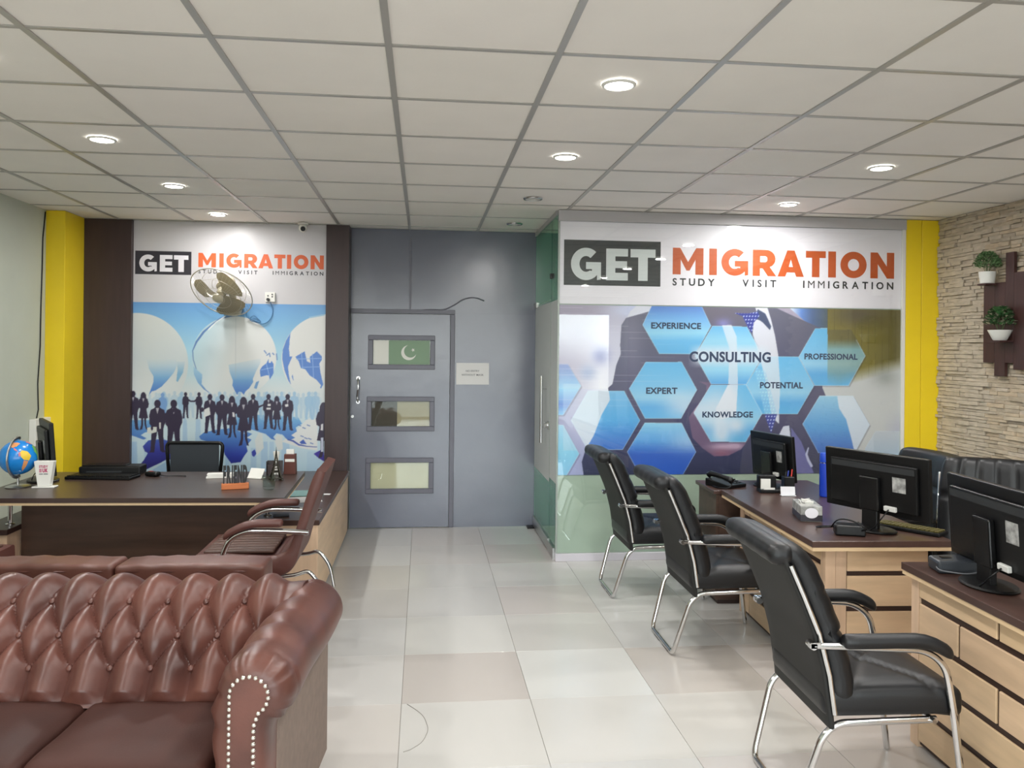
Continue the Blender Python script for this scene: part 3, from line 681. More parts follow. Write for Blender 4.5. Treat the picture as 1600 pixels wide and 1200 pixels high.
# ---- right sign and film behind the glass
GY = 6.2092
rs = thing('sign_film', 'white sign film across the top of the glass partition with orange and black lettering', 'sign', (0, 0, 0))
boxo('white_sheet', m_vinylR, 1.046, 3.861, GY, GY + .002, 2.000, 2.642, rs)
px0, pz = at(1051, 420, Y=GY).x, lambda x, y: at(x, y, Y=GY).z
xmap = lambda u: at(u, 420, Y=GY).x
sign(rs, GY, xmap, (pz(956, 446.5), pz(956, 376)), (pz(956, 438), pz(956, 388.5)), (pz(1220, 432), pz(1220, 391)), (pz(1230, 449.5), pz(1230, 438)), (881, 1032), (('STUDY', 1051, 1117), ('VISIT', 1160, 1213), ('IMMIGRATION', 1255, 1396)))
fm = thing('printed_film', 'blue hexagon picture film with a suited figure on the glass partition below the sign', 'film', (0, 0, 0))
me, co = grid_me('picture', 1.046, 3.861, .666, 1.992, .0052)
A = Art(*to_draw(co, GY)); X, Y = A.x, A.y
A.img = A.ramp(Y, [(475, (166, 158, 172)), (560, (160, 154, 176)), (640, (176, 176, 198)), (745, (160, 166, 200))])
for q, c, k in (((960, 595, 34, 48), (222, 224, 230), 1), ((985, 485, 22, 9), (196, 202, 222), 1), ((960, 540, 18, 40), (206, 206, 218), .8), ((938, 556, 9, 9), (124, 130, 180), .75), ((918, 582, 9, 8), (140, 160, 196), .6)): A.put(np.clip(A.gau(*q) * 1.25 * k, 0, 1), c)
A.put(A.cover([(1000, 473), (1062, 473), (1020, 485), (980, 496), (985, 486)]), (214, 216, 222))
right = A.cover([(1285, 470), (1420, 470), (1420, 750), (1285, 750)])
A.put(right, (194, 196, 193))
A.put(A.cover([(1225, 474), (1296, 474), (1296, 516), (1265, 508)]), A.ramp(X, [(1225, (214, 222, 228)), (1238, (198, 210, 222)), (1252, (100, 136, 196)), (1270, (84, 104, 140)), (1294, (86, 98, 104))]))
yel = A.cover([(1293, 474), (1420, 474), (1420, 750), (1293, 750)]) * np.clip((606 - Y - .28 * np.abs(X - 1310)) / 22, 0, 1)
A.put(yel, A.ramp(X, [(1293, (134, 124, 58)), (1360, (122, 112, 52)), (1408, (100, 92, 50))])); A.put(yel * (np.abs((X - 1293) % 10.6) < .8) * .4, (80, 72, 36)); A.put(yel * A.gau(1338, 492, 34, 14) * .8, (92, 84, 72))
A.put(A.gau(1383, 590, 14, 9) * .55, (134, 140, 134)); A.put(np.clip((X - 1380) / 24, 0, 1) * np.clip((Y - 640) / 40, 0, 1) * .6, (160, 162, 190))
suitc = A.ramp(Y, [(475, (104, 104, 118)), (560, (92, 92, 116)), (640, (84, 80, 108)), (690, (62, 62, 94)), (745, (48, 52, 82))])
suit = A.cover([(1057, 474), (1017, 486), (978, 497), (971, 508), (969, 540), (970, 553), (963, 570), (957, 600), (950, 606), (951, 614), (954, 625), (940, 648), (928, 680), (915, 702), (909, 722), (913, 750), (1420, 750), (1420, 745), (1345, 742), (1336, 706), (1326, 680), (1322, 655), (1313, 640), (1296, 632), (1285, 606), (1290, 516), (1265, 505), (1225, 487), (1196, 473)])
A.put(suit, suitc); A.put(suit * A.gau(985, 520, 14, 50) * .5, (150, 148, 164)); A.put(suit * A.gau(1120, 490, 40, 16) * .35, (124, 108, 118)); A.put(A.gau(1130, 505, 8, 5) * .6, (150, 150, 220))
shirt = np.maximum(A.cover([(1178, 474), (1197, 474), (1205, 500), (1211, 525), (1216, 555), (1219, 600), (1217, 662), (1206, 652), (1197, 600), (1188, 560), (1176, 522), (1177, 506), (1184, 492)]), A.cover([(1128, 508), (1143, 508), (1151, 526), (1153, 600), (1150, 650), (1126, 655), (1118, 640), (1138, 600), (1140, 545)]) * .95)
A.put(shirt * suit, (208, 210, 216))
A.put(A.cover([(1184, 483), (1196, 490), (1205, 510), (1203, 516), (1192, 504), (1186, 500), (1178, 498)]), (72, 82, 110))
tie = np.maximum(A.cover([(1147, 489), (1168, 490), (1184, 487), (1187, 493), (1178, 504), (1175, 520), (1171, 516), (1166, 506), (1160, 494)]), A.cover([(1178, 573), (1196, 580), (1214, 647), (1205, 677), (1196, 652), (1186, 606)]))
A.put(tie, (58, 66, 146))
dots = np.clip(1.6 - np.hypot(((X + .25 * Y) % 4.6) - 2.3, ((Y) % 5.4) - 2.7), 0, 1); A.put(tie * dots, (196, 208, 236))
hand = A.cover([(1084, 592), (1104, 602), (1104, 612), (1094, 628), (1076, 652), (1082, 684), (1097, 700), (1116, 713), (1138, 712), (1158, 702), (1172, 684), (1190, 650), (1166, 601), (1112, 598), (1092, 596)])
A.put(hand, (112, 92, 118)); A.put(hand * np.clip(A.gau(1086, 634, 7, 8) + A.gau(1093, 608, 6, 5) + A.gau(1130, 698, 14, 4) + A.gau(1150, 697, 7, 3), 0, 1) * .75, (206, 180, 196)); A.put(hand * A.gau(1128, 708, 12, 5) * .6, (150, 92, 110))
A.put(A.cover([(1216, 682), (1224, 666), (1233, 665), (1236, 690), (1226, 694)]), (202, 206, 216)); A.put(A.cover([(1236, 668), (1252, 690), (1276, 750), (1244, 750), (1238, 700)]), (104, 104, 156)); A.put(A.line([(1263, 700), (1260, 710), (1263, 719), (1268, 728)], [2, 3.5, 4, 4]), (186, 190, 214))
# hexagons
HX = {'a': [(1004, 507.5), (1030, 552.5), (1087, 553), (1111, 509), (1092.5, 470), (1022, 470)], 'b': [(1086, 556), (1113, 509.5), (1167, 510.5), (1192, 556), (1166, 600.6), (1111, 600)],
      'c': [(983, 607.5), (1009, 565.6), (1065, 565.6), (1089, 609), (1064, 654), (1008, 654)], 'd': [(1084, 645), (1111, 601), (1165.6, 601), (1191, 646), (1165, 690.6), (1110.6, 690)],
      'e': [(1166, 601), (1193, 557), (1247.5, 557.5), (1272, 602.5), (1246, 647), (1191, 647)], 'f': [(1248, 557.5), (1274, 513), (1328, 513), (1352, 556), (1326, 602.5), (1273, 602.5)],
      'g': [(892, 657), (919, 610.6), (975, 610.6), (1000, 657), (973, 702.5), (918, 702.5)], 'h': [(980, 706), (1007.5, 660.6), (1065, 661), (1087.5, 706), (1061, 752), (1005, 752)],
      'i': [(1254, 662.5), (1280.6, 618.7), (1333, 618.7), (1358.7, 663.7), (1335, 708), (1279, 708)], 'j': [(855, 569), (887.5, 569), (908, 603), (880, 648.7), (850, 648.7)], 'k': [(855, 664), (880, 664), (905, 709), (880, 752), (855, 752)], 'l': [(1352, 700), (1368, 674), (1420, 674), (1420, 750), (1345, 750)]}
bright = np.clip(shirt * 1.0 + A.cover([(880, 600), (950, 600), (953, 625), (940, 648), (928, 680), (914, 704), (880, 704)]) + A.cover([(1307, 612), (1365, 612), (1365, 710), (1336, 710), (1330, 684), (1322, 655), (1311, 638)]), 0, 1)
hnd = np.clip(.9 * A.gau(1120, 640, 20, 26) + .8 * A.gau(1128, 678, 9, 14) + .85 * A.gau(1152, 665, 9, 9) + .6 * A.gau(1085, 640, 16, 14) + .55 * A.gau(1058, 632, 16, 16) + .5 * A.gau(1075, 690, 22, 12), 0, 1)
for k, P in HX.items():
    ys = [q[1] for q in P]; yc, hh = (min(ys) + max(ys)) / 2, (max(ys) - min(ys)) / 2; t = (Y - yc) / hh
    st = {'h': [(-1, (140, 198, 222)), (-.4, (98, 162, 214)), (.1, (52, 96, 184)), (1, (40, 92, 190))], 'g': [(-1, (128, 186, 218)), (0, (92, 168, 214)), (1, (62, 112, 192))], 'i': [(-1, (150, 196, 216)), (.1, (92, 156, 206)), (1, (66, 108, 186))],
          'j': [(-1, (112, 132, 190)), (0, (138, 196, 224)), (.6, (96, 134, 202)), (1, (136, 196, 226))], 'k': [(-1, (168, 208, 226)), (0, (142, 204, 226)), (1, (132, 190, 220))], 'l': [(-1, (190, 196, 200)), (1, (150, 182, 206))], 'b': [(-1, (110, 180, 218)), (-.5, (150, 204, 224)), (.5, (150, 204, 224)), (1, (92, 164, 214))],
          'a': [(-1, (84, 116, 188)), (-.3, (120, 176, 220)), (.2, (150, 206, 226)), (.5, (112, 184, 222)), (1, (100, 176, 216))]}.get(k, [(-1, (104, 180, 218)), (-.2, (124, 188, 220)), (.25, (148, 198, 220)), (.6, (96, 168, 214)), (1, (98, 176, 216))])
    c = A.cover(P); col = A.ramp(t, st); wv = np.clip(bright * (.92 if k in 'gi' else .8 if k in 'bde' else .3) + (hnd * .85 if k in 'cdh' else 0), 0, 1)[:, None]
    col = col * (1 - wv) + np.array((212, 218, 222)) * wv
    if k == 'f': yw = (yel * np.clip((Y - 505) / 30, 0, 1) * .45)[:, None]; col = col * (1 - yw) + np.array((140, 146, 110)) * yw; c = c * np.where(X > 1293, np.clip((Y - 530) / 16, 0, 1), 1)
    if k == 'e': col = col * (1 - (tie * .5)[:, None]) + np.array((150, 196, 220)) * (tie * .5)[:, None] + (tie * dots * 24)[:, None]
    A.put(A.cover([(q[0] + (2 if q[0] > 1100 else 2), q[1] + 2) for q in P]) * .25, (50, 50, 80))
    A.put(c, col)
    A.put(A.line(P + [P[0]], 1.1) * (.25 if k in 'lj' else .55) * (c > .02), (206, 226, 234))
A.put(A.cover([(1066, 661), (1064, 655), (1088, 611), (1110, 600), (1084, 645), (1110, 690), (1098, 700), (1088, 706)]) * hand * .0, (120, 100, 120))
gl = np.clip((66 - np.abs(X - 1141)) / 16, 0, 1) * np.clip((19 - np.abs(Y - 556)) / 13, 0, 1); A.put(gl * .92, (206, 217, 224))
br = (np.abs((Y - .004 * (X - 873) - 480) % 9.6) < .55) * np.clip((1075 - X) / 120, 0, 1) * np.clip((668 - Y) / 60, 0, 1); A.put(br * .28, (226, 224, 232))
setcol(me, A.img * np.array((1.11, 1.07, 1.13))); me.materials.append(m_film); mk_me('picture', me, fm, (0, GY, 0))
for tx, x, y, wd, h in (('EXPERIENCE', 1056.5, 514, 78, 10), ('CONSULTING', 1141, 566, 127, 16.5), ('EXPERT', 1034, 615.5, 49, 10), ('KNOWLEDGE', 1137, 652.5, 79, 9.5), ('POTENTIAL', 1221, 607, 67, 10), ('PROFESSIONAL', 1298.5, 562, 83, 9.5)):
    p = at(x, y, Y=GY); q = at(x + wd / 2, y, Y=GY); p0 = at(x - wd / 2, y, Y=GY); hz = at(x, y - h, Y=GY).z - p.z
    me = text_me(tx, hz, .034, 1.05, .0002, width=q.x - p0.x); me.materials.append(m_navy); mk_me('lettering', me, fm, (p.x, GY - .0008, p.z), (PI / 2, math.atan2(-(q.z - p0.z), q.x - p0.x) * 0, 0))

# ================================================================= right side: desks, chairs, monitors
m_walnut = mat('walnut_laminate', (70, 50, 44), .3, var=.10, scale=2.5, stretch=(10, 1, 10), rvar=.02)
m_walnutx = mat('walnut_laminate_y', (64, 50, 46), .32, var=.10, scale=2.5, stretch=(1, 10, 10), rvar=.02)
m_walnutd = mat('walnut_edge', (52, 34, 30), .35)
m_wpanel = mat('walnut_panel', (74, 54, 44), .4, var=.22, scale=2.5, stretch=(1, 9, 9))
m_beech = mat('beech_laminate', (206, 178, 146), .42, var=.10, scale=3.5, stretch=(7, 1, 7), tint=True)
m_beechv = mat('beech_laminate_v', (204, 174, 146), .42, var=.08, scale=3.5, stretch=(8, 8, .8), tint=True)
m_beechx = mat('beech_laminate_x', (206, 178, 146), .42, var=.10, scale=3.5, stretch=(1, 7, 7), tint=True)
m_edge = mat('beech_edging', (212, 184, 146), .45)
m_groove = mat('dark_groove', (52, 34, 28), .5)
m_leather = mat('black_leather', (13, 14, 17), .42, var=.18, scale=9, bump=.35, bscale=240, bdist=.001, rvar=.08, spec=.45)
m_leatherd = mat('black_leather_back', (34, 34, 33), .6, bump=.25, bscale=260, bdist=.001, spec=.3)
m_grey_pl = mat('dark_grey_plastic', (38, 40, 42), .5)

def desk(label, loc, rz, L, W, ov, right_end=True, z=.75, nrow=4, left_over=.10, near_over=.08):
    """local frame: +y away from the camera, near-left corner of the top at the origin; the boards of the front face look to -x"""
    t = thing('office_desk', label, 'desk', loc, rz, 'staff desks with staggered board fronts')
    boxo('desk_top', m_walnut, 0, W, 0, L, z - .030, z, t, .0015)
    boxo('top_edging', m_edge, .004, W - .004, .004, L - .004, z - .048, z - .0305, t)
    x0, y0, y1 = left_over, near_over, L - near_over
    boxo('carcass', m_groove, x0 + .012, x0 + .03, y0 + .01, y1 - .01, .012, z - .0485, t)
    bm = NB(); box(bm, x0, x0 + .05, y0, y0 + .055, 0, z - .0485, .0015); mk('corner_post', bm, m_beechv, t)
    bm = NB(); box(bm, x0, x0 + .05, y1 - .055, y1, 0, z - .0485, .0015); mk('corner_post', bm, m_beechv, t)
    rows = [(.625, z - .049), (.475, .600), (.325, .450), (.175, .300), (.03, .150)]
    for n, (a, b) in enumerate(rows):
        y = y0 + .057; e = y1 - .057; k = 0
        # boards run from the near end on desks seen from there
        while y < e - .02:
            l = .51 if not (n % 2 == 1 and k == 0) else .28
            y2 = min(y + l, e)
            if e - y2 < .07: y2 = e
            bm = NB(); box(bm, x0 + .001, x0 + .012, y - (y + y2) / 2, y2 - .014 - (y + y2) / 2, a, b, .003)
            o = mk('board', bm, m_beech, t, (0, (y + y2) / 2, 0)); q = R.uniform(.93, 1.03); o.color = (q, q * R.uniform(.97, 1.0), q * R.uniform(.93, 1), 1)
            y = y2; k += 1
    # near end
    xe = W - .08
    boxo('end_carcass', m_groove, x0 + .05, xe - .004, y0 + .012, y0 + .03, .012, z - .0485, t)
    bm = NB(); box(bm, x0 + .051, x0 + .105, y0 + .001, y0 + .012, 0, z - .0485, .0015); mk('end_post', bm, m_beechv, t)
    for a, b in ((.585, z - .049), (.415, .562), (.235, .390), (.03, .21)):
        bm = NB(); box(bm, -(xe - x0 - .108) / 2, (xe - x0 - .108) / 2, y0 + .001, y0 + .012, a, b, .0025)
        o = mk('board', bm, m_beechx, t, ((xe + x0 + .108) / 2, 0, 0)); q = R.uniform(.95, 1.03); o.color = (q, q * .985, q * .96, 1)
    boxo('end_panel', m_beechv, x0 + .05, xe, y1 - .02, y1 - .002, 0, z - .0485, t)
    return t
DK2 = desk('staff desk with tissue box and computer monitor in the middle of the right side', (1.832, 3.640, 0), math.radians(-3.4), 1.40, .69, 0)
DK1 = desk('staff desk at the right edge of the picture beside the nearest black chair', (1.955, 1.76, 0), math.radians(-3.2), 1.50, .72, 0, left_over=.03, near_over=.03)
# mirrored reading of the boards: nearest visible end of the second desk is its far one
def flip_boards(t, L):
    for c in t.children:
        if c.name.split('.')[0] in ('board', 'corner_post') and abs(c.location.x) < 1e-6 and c.name.split('.')[0] == 'board': c.location.y = L - c.location.y + .014 - .0
flip_boards(DK1, 1.50)

# dark side cabinet beyond the desk
cab = thing('side_cabinet', 'dark walnut side cabinet carrying the telephone beyond the middle desk', 'cabinet', (1.875, 5.06, 0), math.radians(-3))
boxo('body', m_wpanel, .02, .78, .012, .40, .03, .715, cab, .002); boxo('cabinet_top', m_walnut, 0, .80, 0, .42, .716, .740, cab, .002)
boxo('plinth', m_groove, .04, .76, .03, .38, 0, .03, cab)
for a, b in ((.04, .397), (.403, .76)):
    d = boxo('door', m_wpanel, a, b, .002, .0115, .05, .70, cab, .002); boxo('handle', m_steel, (b - .03 if a < .1 else a + .02), (b - .02 if a < .1 else a + .03), -.012, .0015, .42, .54, d, .001)

def soft(t): return t * t * (3 - 2 * t)
def visitor_chair(label, loc, rz, leather, shell, group):
    """local: +x forward, origin under the middle of the seat's rear edge; side frames at y = +-.27"""
    t = thing('visitor_chair', label, 'chair', loc, rz, group)
    r = .0125; yw = .262
    # profile line of the back (x, z)
    prof = [(-.012, .955), (.006, .91), (.055, .80), (.112, .665), (.150, .52), (.170, .385), (.176, .345)]
    def px(z):
        zs = [p[1] for p in prof[::-1]]; xs = [p[0] for p in prof[::-1]]; return float(np.interp(z, zs, xs))
    for s in (-1, 1):
        bm = NB(); y = s * yw
        tube(bm, [(.10, y, .628), (.30, y, .618), (.50, y, .608), (.575, y, .555), (.603, y, .42), (.632, y, .20), (.655, y, .004)], r, 10, .07)
        mk('arm_leg', bm, m_chrome, t, smooth=True, angle=.9)
        bm = NB(); tube(bm, [(px(z) + .012, s * (yw - .004), z) for z in (.905, .80, .665, .52, .385)], .0085, 8); mk('side_rail', bm, m_chrome, t, smooth=True, angle=.9)
        bm = NB()
        def fa(p, y=y, s=s):
            x = p.x; d = 0
            if x > .46: d = -((x - .46) ** 2) * 2.6
            return (x, p.y, p.z + d + (.012 if x < .25 else 0) * soft(min(1, (.25 - x) / .05)) * 0)
        rbox(bm, (.40, y, .640), (.40, .052, .050), .022, (10, 2, 2), fa); mk('arm_pad', bm, leather, t, smooth=True)
        bm = NB(); cyl(bm, (.098, y - s * .03, .628), (.098, y + s * .012, .628), .013); box(bm, .085, .125, y - .012, y + .012, .618, .640, .003); mk('bracket', bm, m_chrome, t)
    bm = NB(); q = .205
    U = [(.56, -q - .03, .352), (.20, -q - .03, .345), (.148, -q - .03, .30), (.075, -q, .045), (.068, -q + .015, .0135), (.068, q - .015, .0135), (.075, q, .045), (.148, q + .03, .30), (.20, q + .03, .345), (.56, q + .03, .352)]
    tube(bm, U, r, 10, .05); cyl(bm, (.54, -.262, .355), (.54, .262, .355), .009)
    mk('sled_base', bm, m_chrome, t, smooth=True, angle=.9)
    bm = NB(); box(bm, .058, .078, -.13, -.03, .0006, .006); box(bm, .058, .078, .03, .13, .0006, .006); mk('glide', bm, m_black, t)
    # seat
    bm = NB()
    def fs(p):
        x, y, z = p
        e = min(1, (.25 - abs(y)) / .06) * min(1, (.66 - x) / .08, (x - .16) / .05)
        crown = .016 * max(0, e)
        seam = 0
        if z > .44:
            for a in ((.40 + .62 * y), (.40 - .62 * y)): seam += .010 * math.exp(-((x - a) / .012) ** 2)
        if x > .56: z -= (x - .56) * .12
        return (x, y, z + (crown - seam if z > .43 else 0))
    rbox(bm, (.405, 0, .417), (.51, .495, .105), .036, (26, 26, 3), fs, 2.4); mk('seat', bm, leather, t, smooth=True)
    # back shell and cushion follow the profile
    bm = NB()
    def fb(p): return (px(p.z) + (p.x) + .05 * 0, p.y, p.z)
    rbox(bm, (.002, 0, .625), (.022, .500, .60), .010, (2, 8, 18), fb); mk('back_shell', bm, shell, t, smooth=True)
    bm = NB()
    def fc(p):
        z = p.z; x = p.x
        e = max(0, min(1, (.245 - abs(p.y)) / .07))
        puff = .018 * soft(e) if x > .06 else 0
        groove = .014 * math.exp(-((z - .66) / .011) ** 2) + .006 * math.exp(-((z - .80) / .012) ** 2) if x > .06 else 0
        wr = .0025 * math.sin(z * 95 + 5 * p.y) * max(0, (abs(p.y) - .16) / .1) if x > .03 else 0
        roll = 0
        if z > .87: roll = -(z - .87) ** 2 * 6.0
        return (px(min(z, .955)) + x + puff - groove + wr + roll * .6, p.y, z)
    rbox(bm, (.060, 0, .690), (.092, .500, .56), .038, (5, 18, 34), fc, 2.2); mk('back_cushion', bm, leather, t, smooth=True)
    bm = NB()
    def fr(p): return (p.x + (.0015 * math.sin(p.y * 60)), p.y, p.z)
    rbox(bm, (-.004, 0, .935), (.095, .512, .075), .036, (4, 14, 3), fr, 2.1); mk('head_roll', bm, leather, t, smooth=True)
    return t
VC = 'black visitor chairs along the right desks'
CH1 = visitor_chair('nearest black leather visitor chair with chrome arms, beside the right edge desk', (1.262, 2.935, 0), math.radians(-2.5), m_leather, m_leatherd, VC)
CH2 = dup(CH1, (1.282, 4.43, 0), math.radians(-.5), 'middle black leather visitor chair of three, facing the desk with the tissue box')
CH3 = dup(CH1, (1.192, 5.43, 0), math.radians(0), 'farthest black leather visitor chair of three, next to the glass partition')

def office_chair(label, loc, rz, top, group, segs):
    t = thing('office_chair', label, 'chair', loc, rz, group)
    bm = NB(); rbox(bm, (0, 0, .47), (.50, .52, .11), .045, (8, 8, 3), None, 2.3); mk('seat', bm, m_leather, t, smooth=True)
    bm = NB(); H = top - .50
    def fb(p):
        z = p.z; c = -.24 - .10 * (z - .5) / H; e = max(0, min(1, (.27 - abs(p.y)) / .06))
        g = 0
        if p.x > 0:
            for k in range(1, segs): g += .012 * math.exp(-((p.y - (-.26 + .52 * k / segs)) / .008) ** 2)
            g += .012 * math.exp(-((z - (top - .20)) / .009) ** 2)
        cv = .05 * (p.y / .26) ** 2
        return (c + p.x + (.02 * e if p.x > 0 else 0) - g + cv, p.y * (1 - .10 * max(0, (z - top + .25) / .25) ** 2), z)
    rbox(bm, (0, 0, .50 + H / 2), (.10, .54, H), .045, (4, 40, 26), fb, 2.3); mk('backrest', bm, m_leather, t, smooth=True)
    for s in (-1, 1):
        bm = NB(); tube(bm, [(-.205, s * .274, .60), (-.262, s * .270, top - .30), (-.300, s * .266, top - .09)], .0085, 8); mk('side_trim', bm, m_chrome, t, smooth=True)
        bm = NB(); tube(bm, [(-.22, s * .30, .46), (-.22, s * .31, .68), (.16, s * .31, .68), (.10, s * .30, .46)], .014, 8, .05); mk('armrest', bm, m_black, t, smooth=True)
    bm = NB(); cyl(bm, (0, 0, .09), (0, 0, .42), .028); mk('gas_post', bm, m_steel, t)
    for k in range(5):
        a = 2 * PI * k / 5 + .3; bm = NB(); tube(bm, [(0, 0, .11), (.16 * math.cos(a), .16 * math.sin(a), .10), (.29 * math.cos(a), .29 * math.sin(a), .075)], [.026, .02, .014], 8); l = mk('base_leg', bm, m_black, t, smooth=True)
        bm = NB(); c = Vector((.29 * math.cos(a), .29 * math.sin(a), .0275)); d = Vector((-math.sin(a), math.cos(a), 0)); cyl(bm, c - d * .022, c + d * .022, .027, seg=14); mk('caster', bm, m_black, l)
    return t
OC = office_chair('black leather staff chair behind the middle desk, partly hidden by its monitor', (2.80, 4.63, 0), math.radians(182), 1.045, 'black staff chairs', 1)
office_chair('black leather staff chair with a stitched panelled back at the right edge', (2.81, 3.71, 0), math.radians(231), 1.09, 'black staff chairs', 6)

def monitor(label, loc, rz, W, H, zb, tilt, group=None, wedge=False):
    """faces +x (staff side); origin on the desk under the stand"""
    t = thing('computer_monitor', label, 'monitor', loc, rz, group)
    T = Matrix.Translation((0, 0, zb)) @ Matrix.Rotation(-tilt, 4, 'Y')
    bm = NB(); box(bm, -.012, .014, -W / 2, W / 2, 0, H, .005, T, 2); cs_ = mk('casing', bm, m_black, t)
    bm = NB(); box(bm, .0142, .0152, -W / 2 + .014, W / 2 - .014, .018, H - .014, 0, T); mk('screen', bm, mat('dark_screen', (10, 11, 13), .12), t)
    bm = NB(); vs = box(bm, -.034, -.0125, -W / 2 + .05, W / 2 - .05, .03, H - .045, .006, None, 2)
    for v in vs: v.co = T @ v.co
    mk('rear_bulge', bm, m_black, t)
    bm = NB(); box(bm, -.0355, -.0342, -W / 2 + .06, W / 2 - .06, H - .085, H - .055, 0, T); mk('vent_strip', bm, m_grey_pl, t)
    bm = NB(); box(bm, -.060, -.0345, -.055, .055, .02, H * .62, .006, T, 2); mk('stand_cover', bm, mat('black_gloss', (12, 12, 13), .22), t)
    bm = NB(); box(bm, -.058, -.030, -.045, .045, 0.012, zb + .05, .004); mk('stand_neck', bm, m_black, t)
    bm = NB(); lathe(bm, [(0, .0005), (.105, .0005), (.112, .006), (.104, .012), (.03, .016), (0, .016)], 28)
    for v in bm.verts: v.co.x = v.co.x * .85 - .035; v.co.y *= 1.15
    mk('stand_base', bm, m_black, t, smooth=True, angle=.5)
    bm = NB(); box(bm, -.0362, -.0345, -W * .32, -W * .20, H * .42, H * .66, 0, T); mk('rating_label', bm, mat('silver_label', (150, 150, 148), .4, var=.5, scale=40), t)
    bm = NB(); box(bm, -.052, -.0345, -W * .24, -W * .13, .03, .055, .003, T); mk('cable_plug', bm, mat('plug_white', (205, 205, 200), .5), t)
    bm = NB(); p0 = T @ Vector((-.053, -W * .18, .04)); tube(bm, [p0, p0 + Vector((-.04, .0, -.03)), (p0.x - .05, p0.y + .06, .006), (p0.x - .0, p0.y + .22, .005), (p0.x + .10, p0.y + .25, .004)], .0032, 6, .05); mk('cable', bm, m_black, t, smooth=True)
    return t
MG = 'staff monitors seen from behind'
def on(x, y, z=.7505): return (x, y, z)
M2 = monitor('wide black monitor seen from behind on the middle desk', on(2.285, 3.865), math.radians(22), .60, .305, .085, math.radians(3), MG)
M1 = monitor('large black monitor seen from behind on the desk at the right edge', on(2.205, 2.89), math.radians(-5), .60, .335, .06, math.radians(4), MG)
M3 = monitor('small square black monitor at the far end of the middle desk', on(2.345, 5.20, .7415), math.radians(11), .46, .30, .055, math.radians(5), MG)

def put(o, label, cat, group=None): return tag(o, label, cat, group)
# things on the middle desk
def tissue(x, y, rz):
    t = thing('tissue_box', 'grey and silver printed tissue box on the middle desk', 'box', on(x, y), rz)
    bm = NB(); box(bm, -.055, .055, -.105, .105, 0, .082, .003); mk('carton', bm, mat('tissue_card', (150, 150, 146), .4, var=.55, scale=26), t)
    boxo('dark_band', m_ink, -.0556, .0556, -.1056, .1056, .004, .036, t)
    bm = NB(); lathe(bm, [(0, 0), (.034, 0), (.034, .0006), (0, .0006)], 20); 
    for v in bm.verts: v.co = Vector((v.co.x, -.1057 - v.co.z, .046 + v.co.y * .8))
    mk('front_oval', bm, m_inkw, t)
    bm = NB(); lathe(bm, [(0, .0826), (.036, .0826), (.036, .0832), (0, .0832)], 20); mk('opening', bm, m_grey_pl, t)
    bm = NB()
    for k in range(5):
        a = k * 1.2; box(bm, -.002, .002, -.022, .022, .082, .104, 0, Matrix.Rotation(a, 4, 'Z') @ Matrix.Rotation(.2 * (k - 2), 4, 'Y'))
    mk('tissue', bm, m_white, t)
tissue(2.060, 4.155, math.radians(-14))
t = thing('power_adapter', 'black adapter brick with a cable in front of the middle monitor stand', 'adapter', on(2.085, 3.765), math.radians(-20))
bm = NB(); box(bm, -.07, .07, -.045, .045, 0, .050, .008, None, 2); mk('body', bm, m_black, t)
bm = NB(); tube(bm, [(-.07, .02, .03), (-.13, .03, .02), (-.15, .12, .004), (-.06, .17, .004), (.02, .13, .004)], .0035, 6, .05); mk('cable', bm, m_black, t, smooth=True)
bm = NB(); tube(bm, [(.05, -.046, .03), (.07, -.075, .045), (.0, -.07, .085), (-.06, -.03, .08), (-.085, .0, .03)], .0035, 6, .04); mk('cable', bm, m_black, t, smooth=True)
def keyboard(label, loc, rz, key_m, n=(15, 5), s=(.44, .15)):
    t = thing('keyboard', label, 'keyboard', loc, rz)
    bm = NB(); vs = box(bm, -s[0] / 2, s[0] / 2, -s[1] / 2, s[1] / 2, 0, .018, .004); mk('tray', bm, m_black, t)
    bm = NB(); kx_, ky_ = (s[0] - .02) / n[0], (s[1] - .02) / n[1]
    for i in range(n[0]):
        for j in range(n[1]):
            x, y = -s[0] / 2 + .01 + i * kx_, -s[1] / 2 + .01 + j * ky_; box(bm, x + .002, x + kx_ - .002, y + .002, y + ky_ - .002, .0182, .0245)
    k = mk('keys', bm, key_m, t); k['kind'] = 'stuff'
    return t
keyboard('black keyboard behind the monitor on the middle desk near its front edge', on(2.445, 3.83), math.radians(-56), mat('keys_amber', (92, 84, 40), .5), s=(.32, .11), n=(14, 4))
t = thing('card_holder', 'small white card holder with business cards on the middle desk', 'card holder', on(2.255, 4.80), math.radians(-8))
boxo('holder', mat('clear_plastic', (200, 204, 208), .2), -.045, .045, -.02, .02, 0, .006, t, .001)
bm = NB(); box(bm, -.044, .044, -.003, .003, .006, .056, 0, Matrix.Rotation(-.18, 4, 'X')); mk('cards', bm, mat('card_white', (226, 226, 230), .5), t)
t = thing('desk_organizer', 'black desk organizer with notes and pens at the far end of the middle desk', 'organizer', on(2.235, 4.93), math.radians(-6))
boxo('tray', m_black, -.11, .11, -.045, .045, 0, .022, t, .003); boxo('note_slot', m_black, -.11, .0, -.006, .045, .0222, .105, t, .003); boxo('pen_cup', m_black, .045, .11, -.03, .035, .0222, .10, t, .003)
boxo('notes', m_white, -.10, -.04, -.018, -.0065, .0222, .085, t); boxo('memo_slip', m_white, -.09, -.02, -.043, -.038, .0222, .034, t)
for k, (c, x) in enumerate((((205, 62, 52), .098), ((40, 60, 150), .075), ((30, 30, 30), .06))):
    bm = NB(); cyl(bm, (x, .0, .1005), (x + .006, .004, .145 - .008 * k), .0042, seg=8); mk('pen', bm, mat('pen%d' % k, c, .4), t)
t = thing('flask', 'blue insulated flask with lid behind the middle monitor', 'bottle', on(2.475, 4.76), 0)
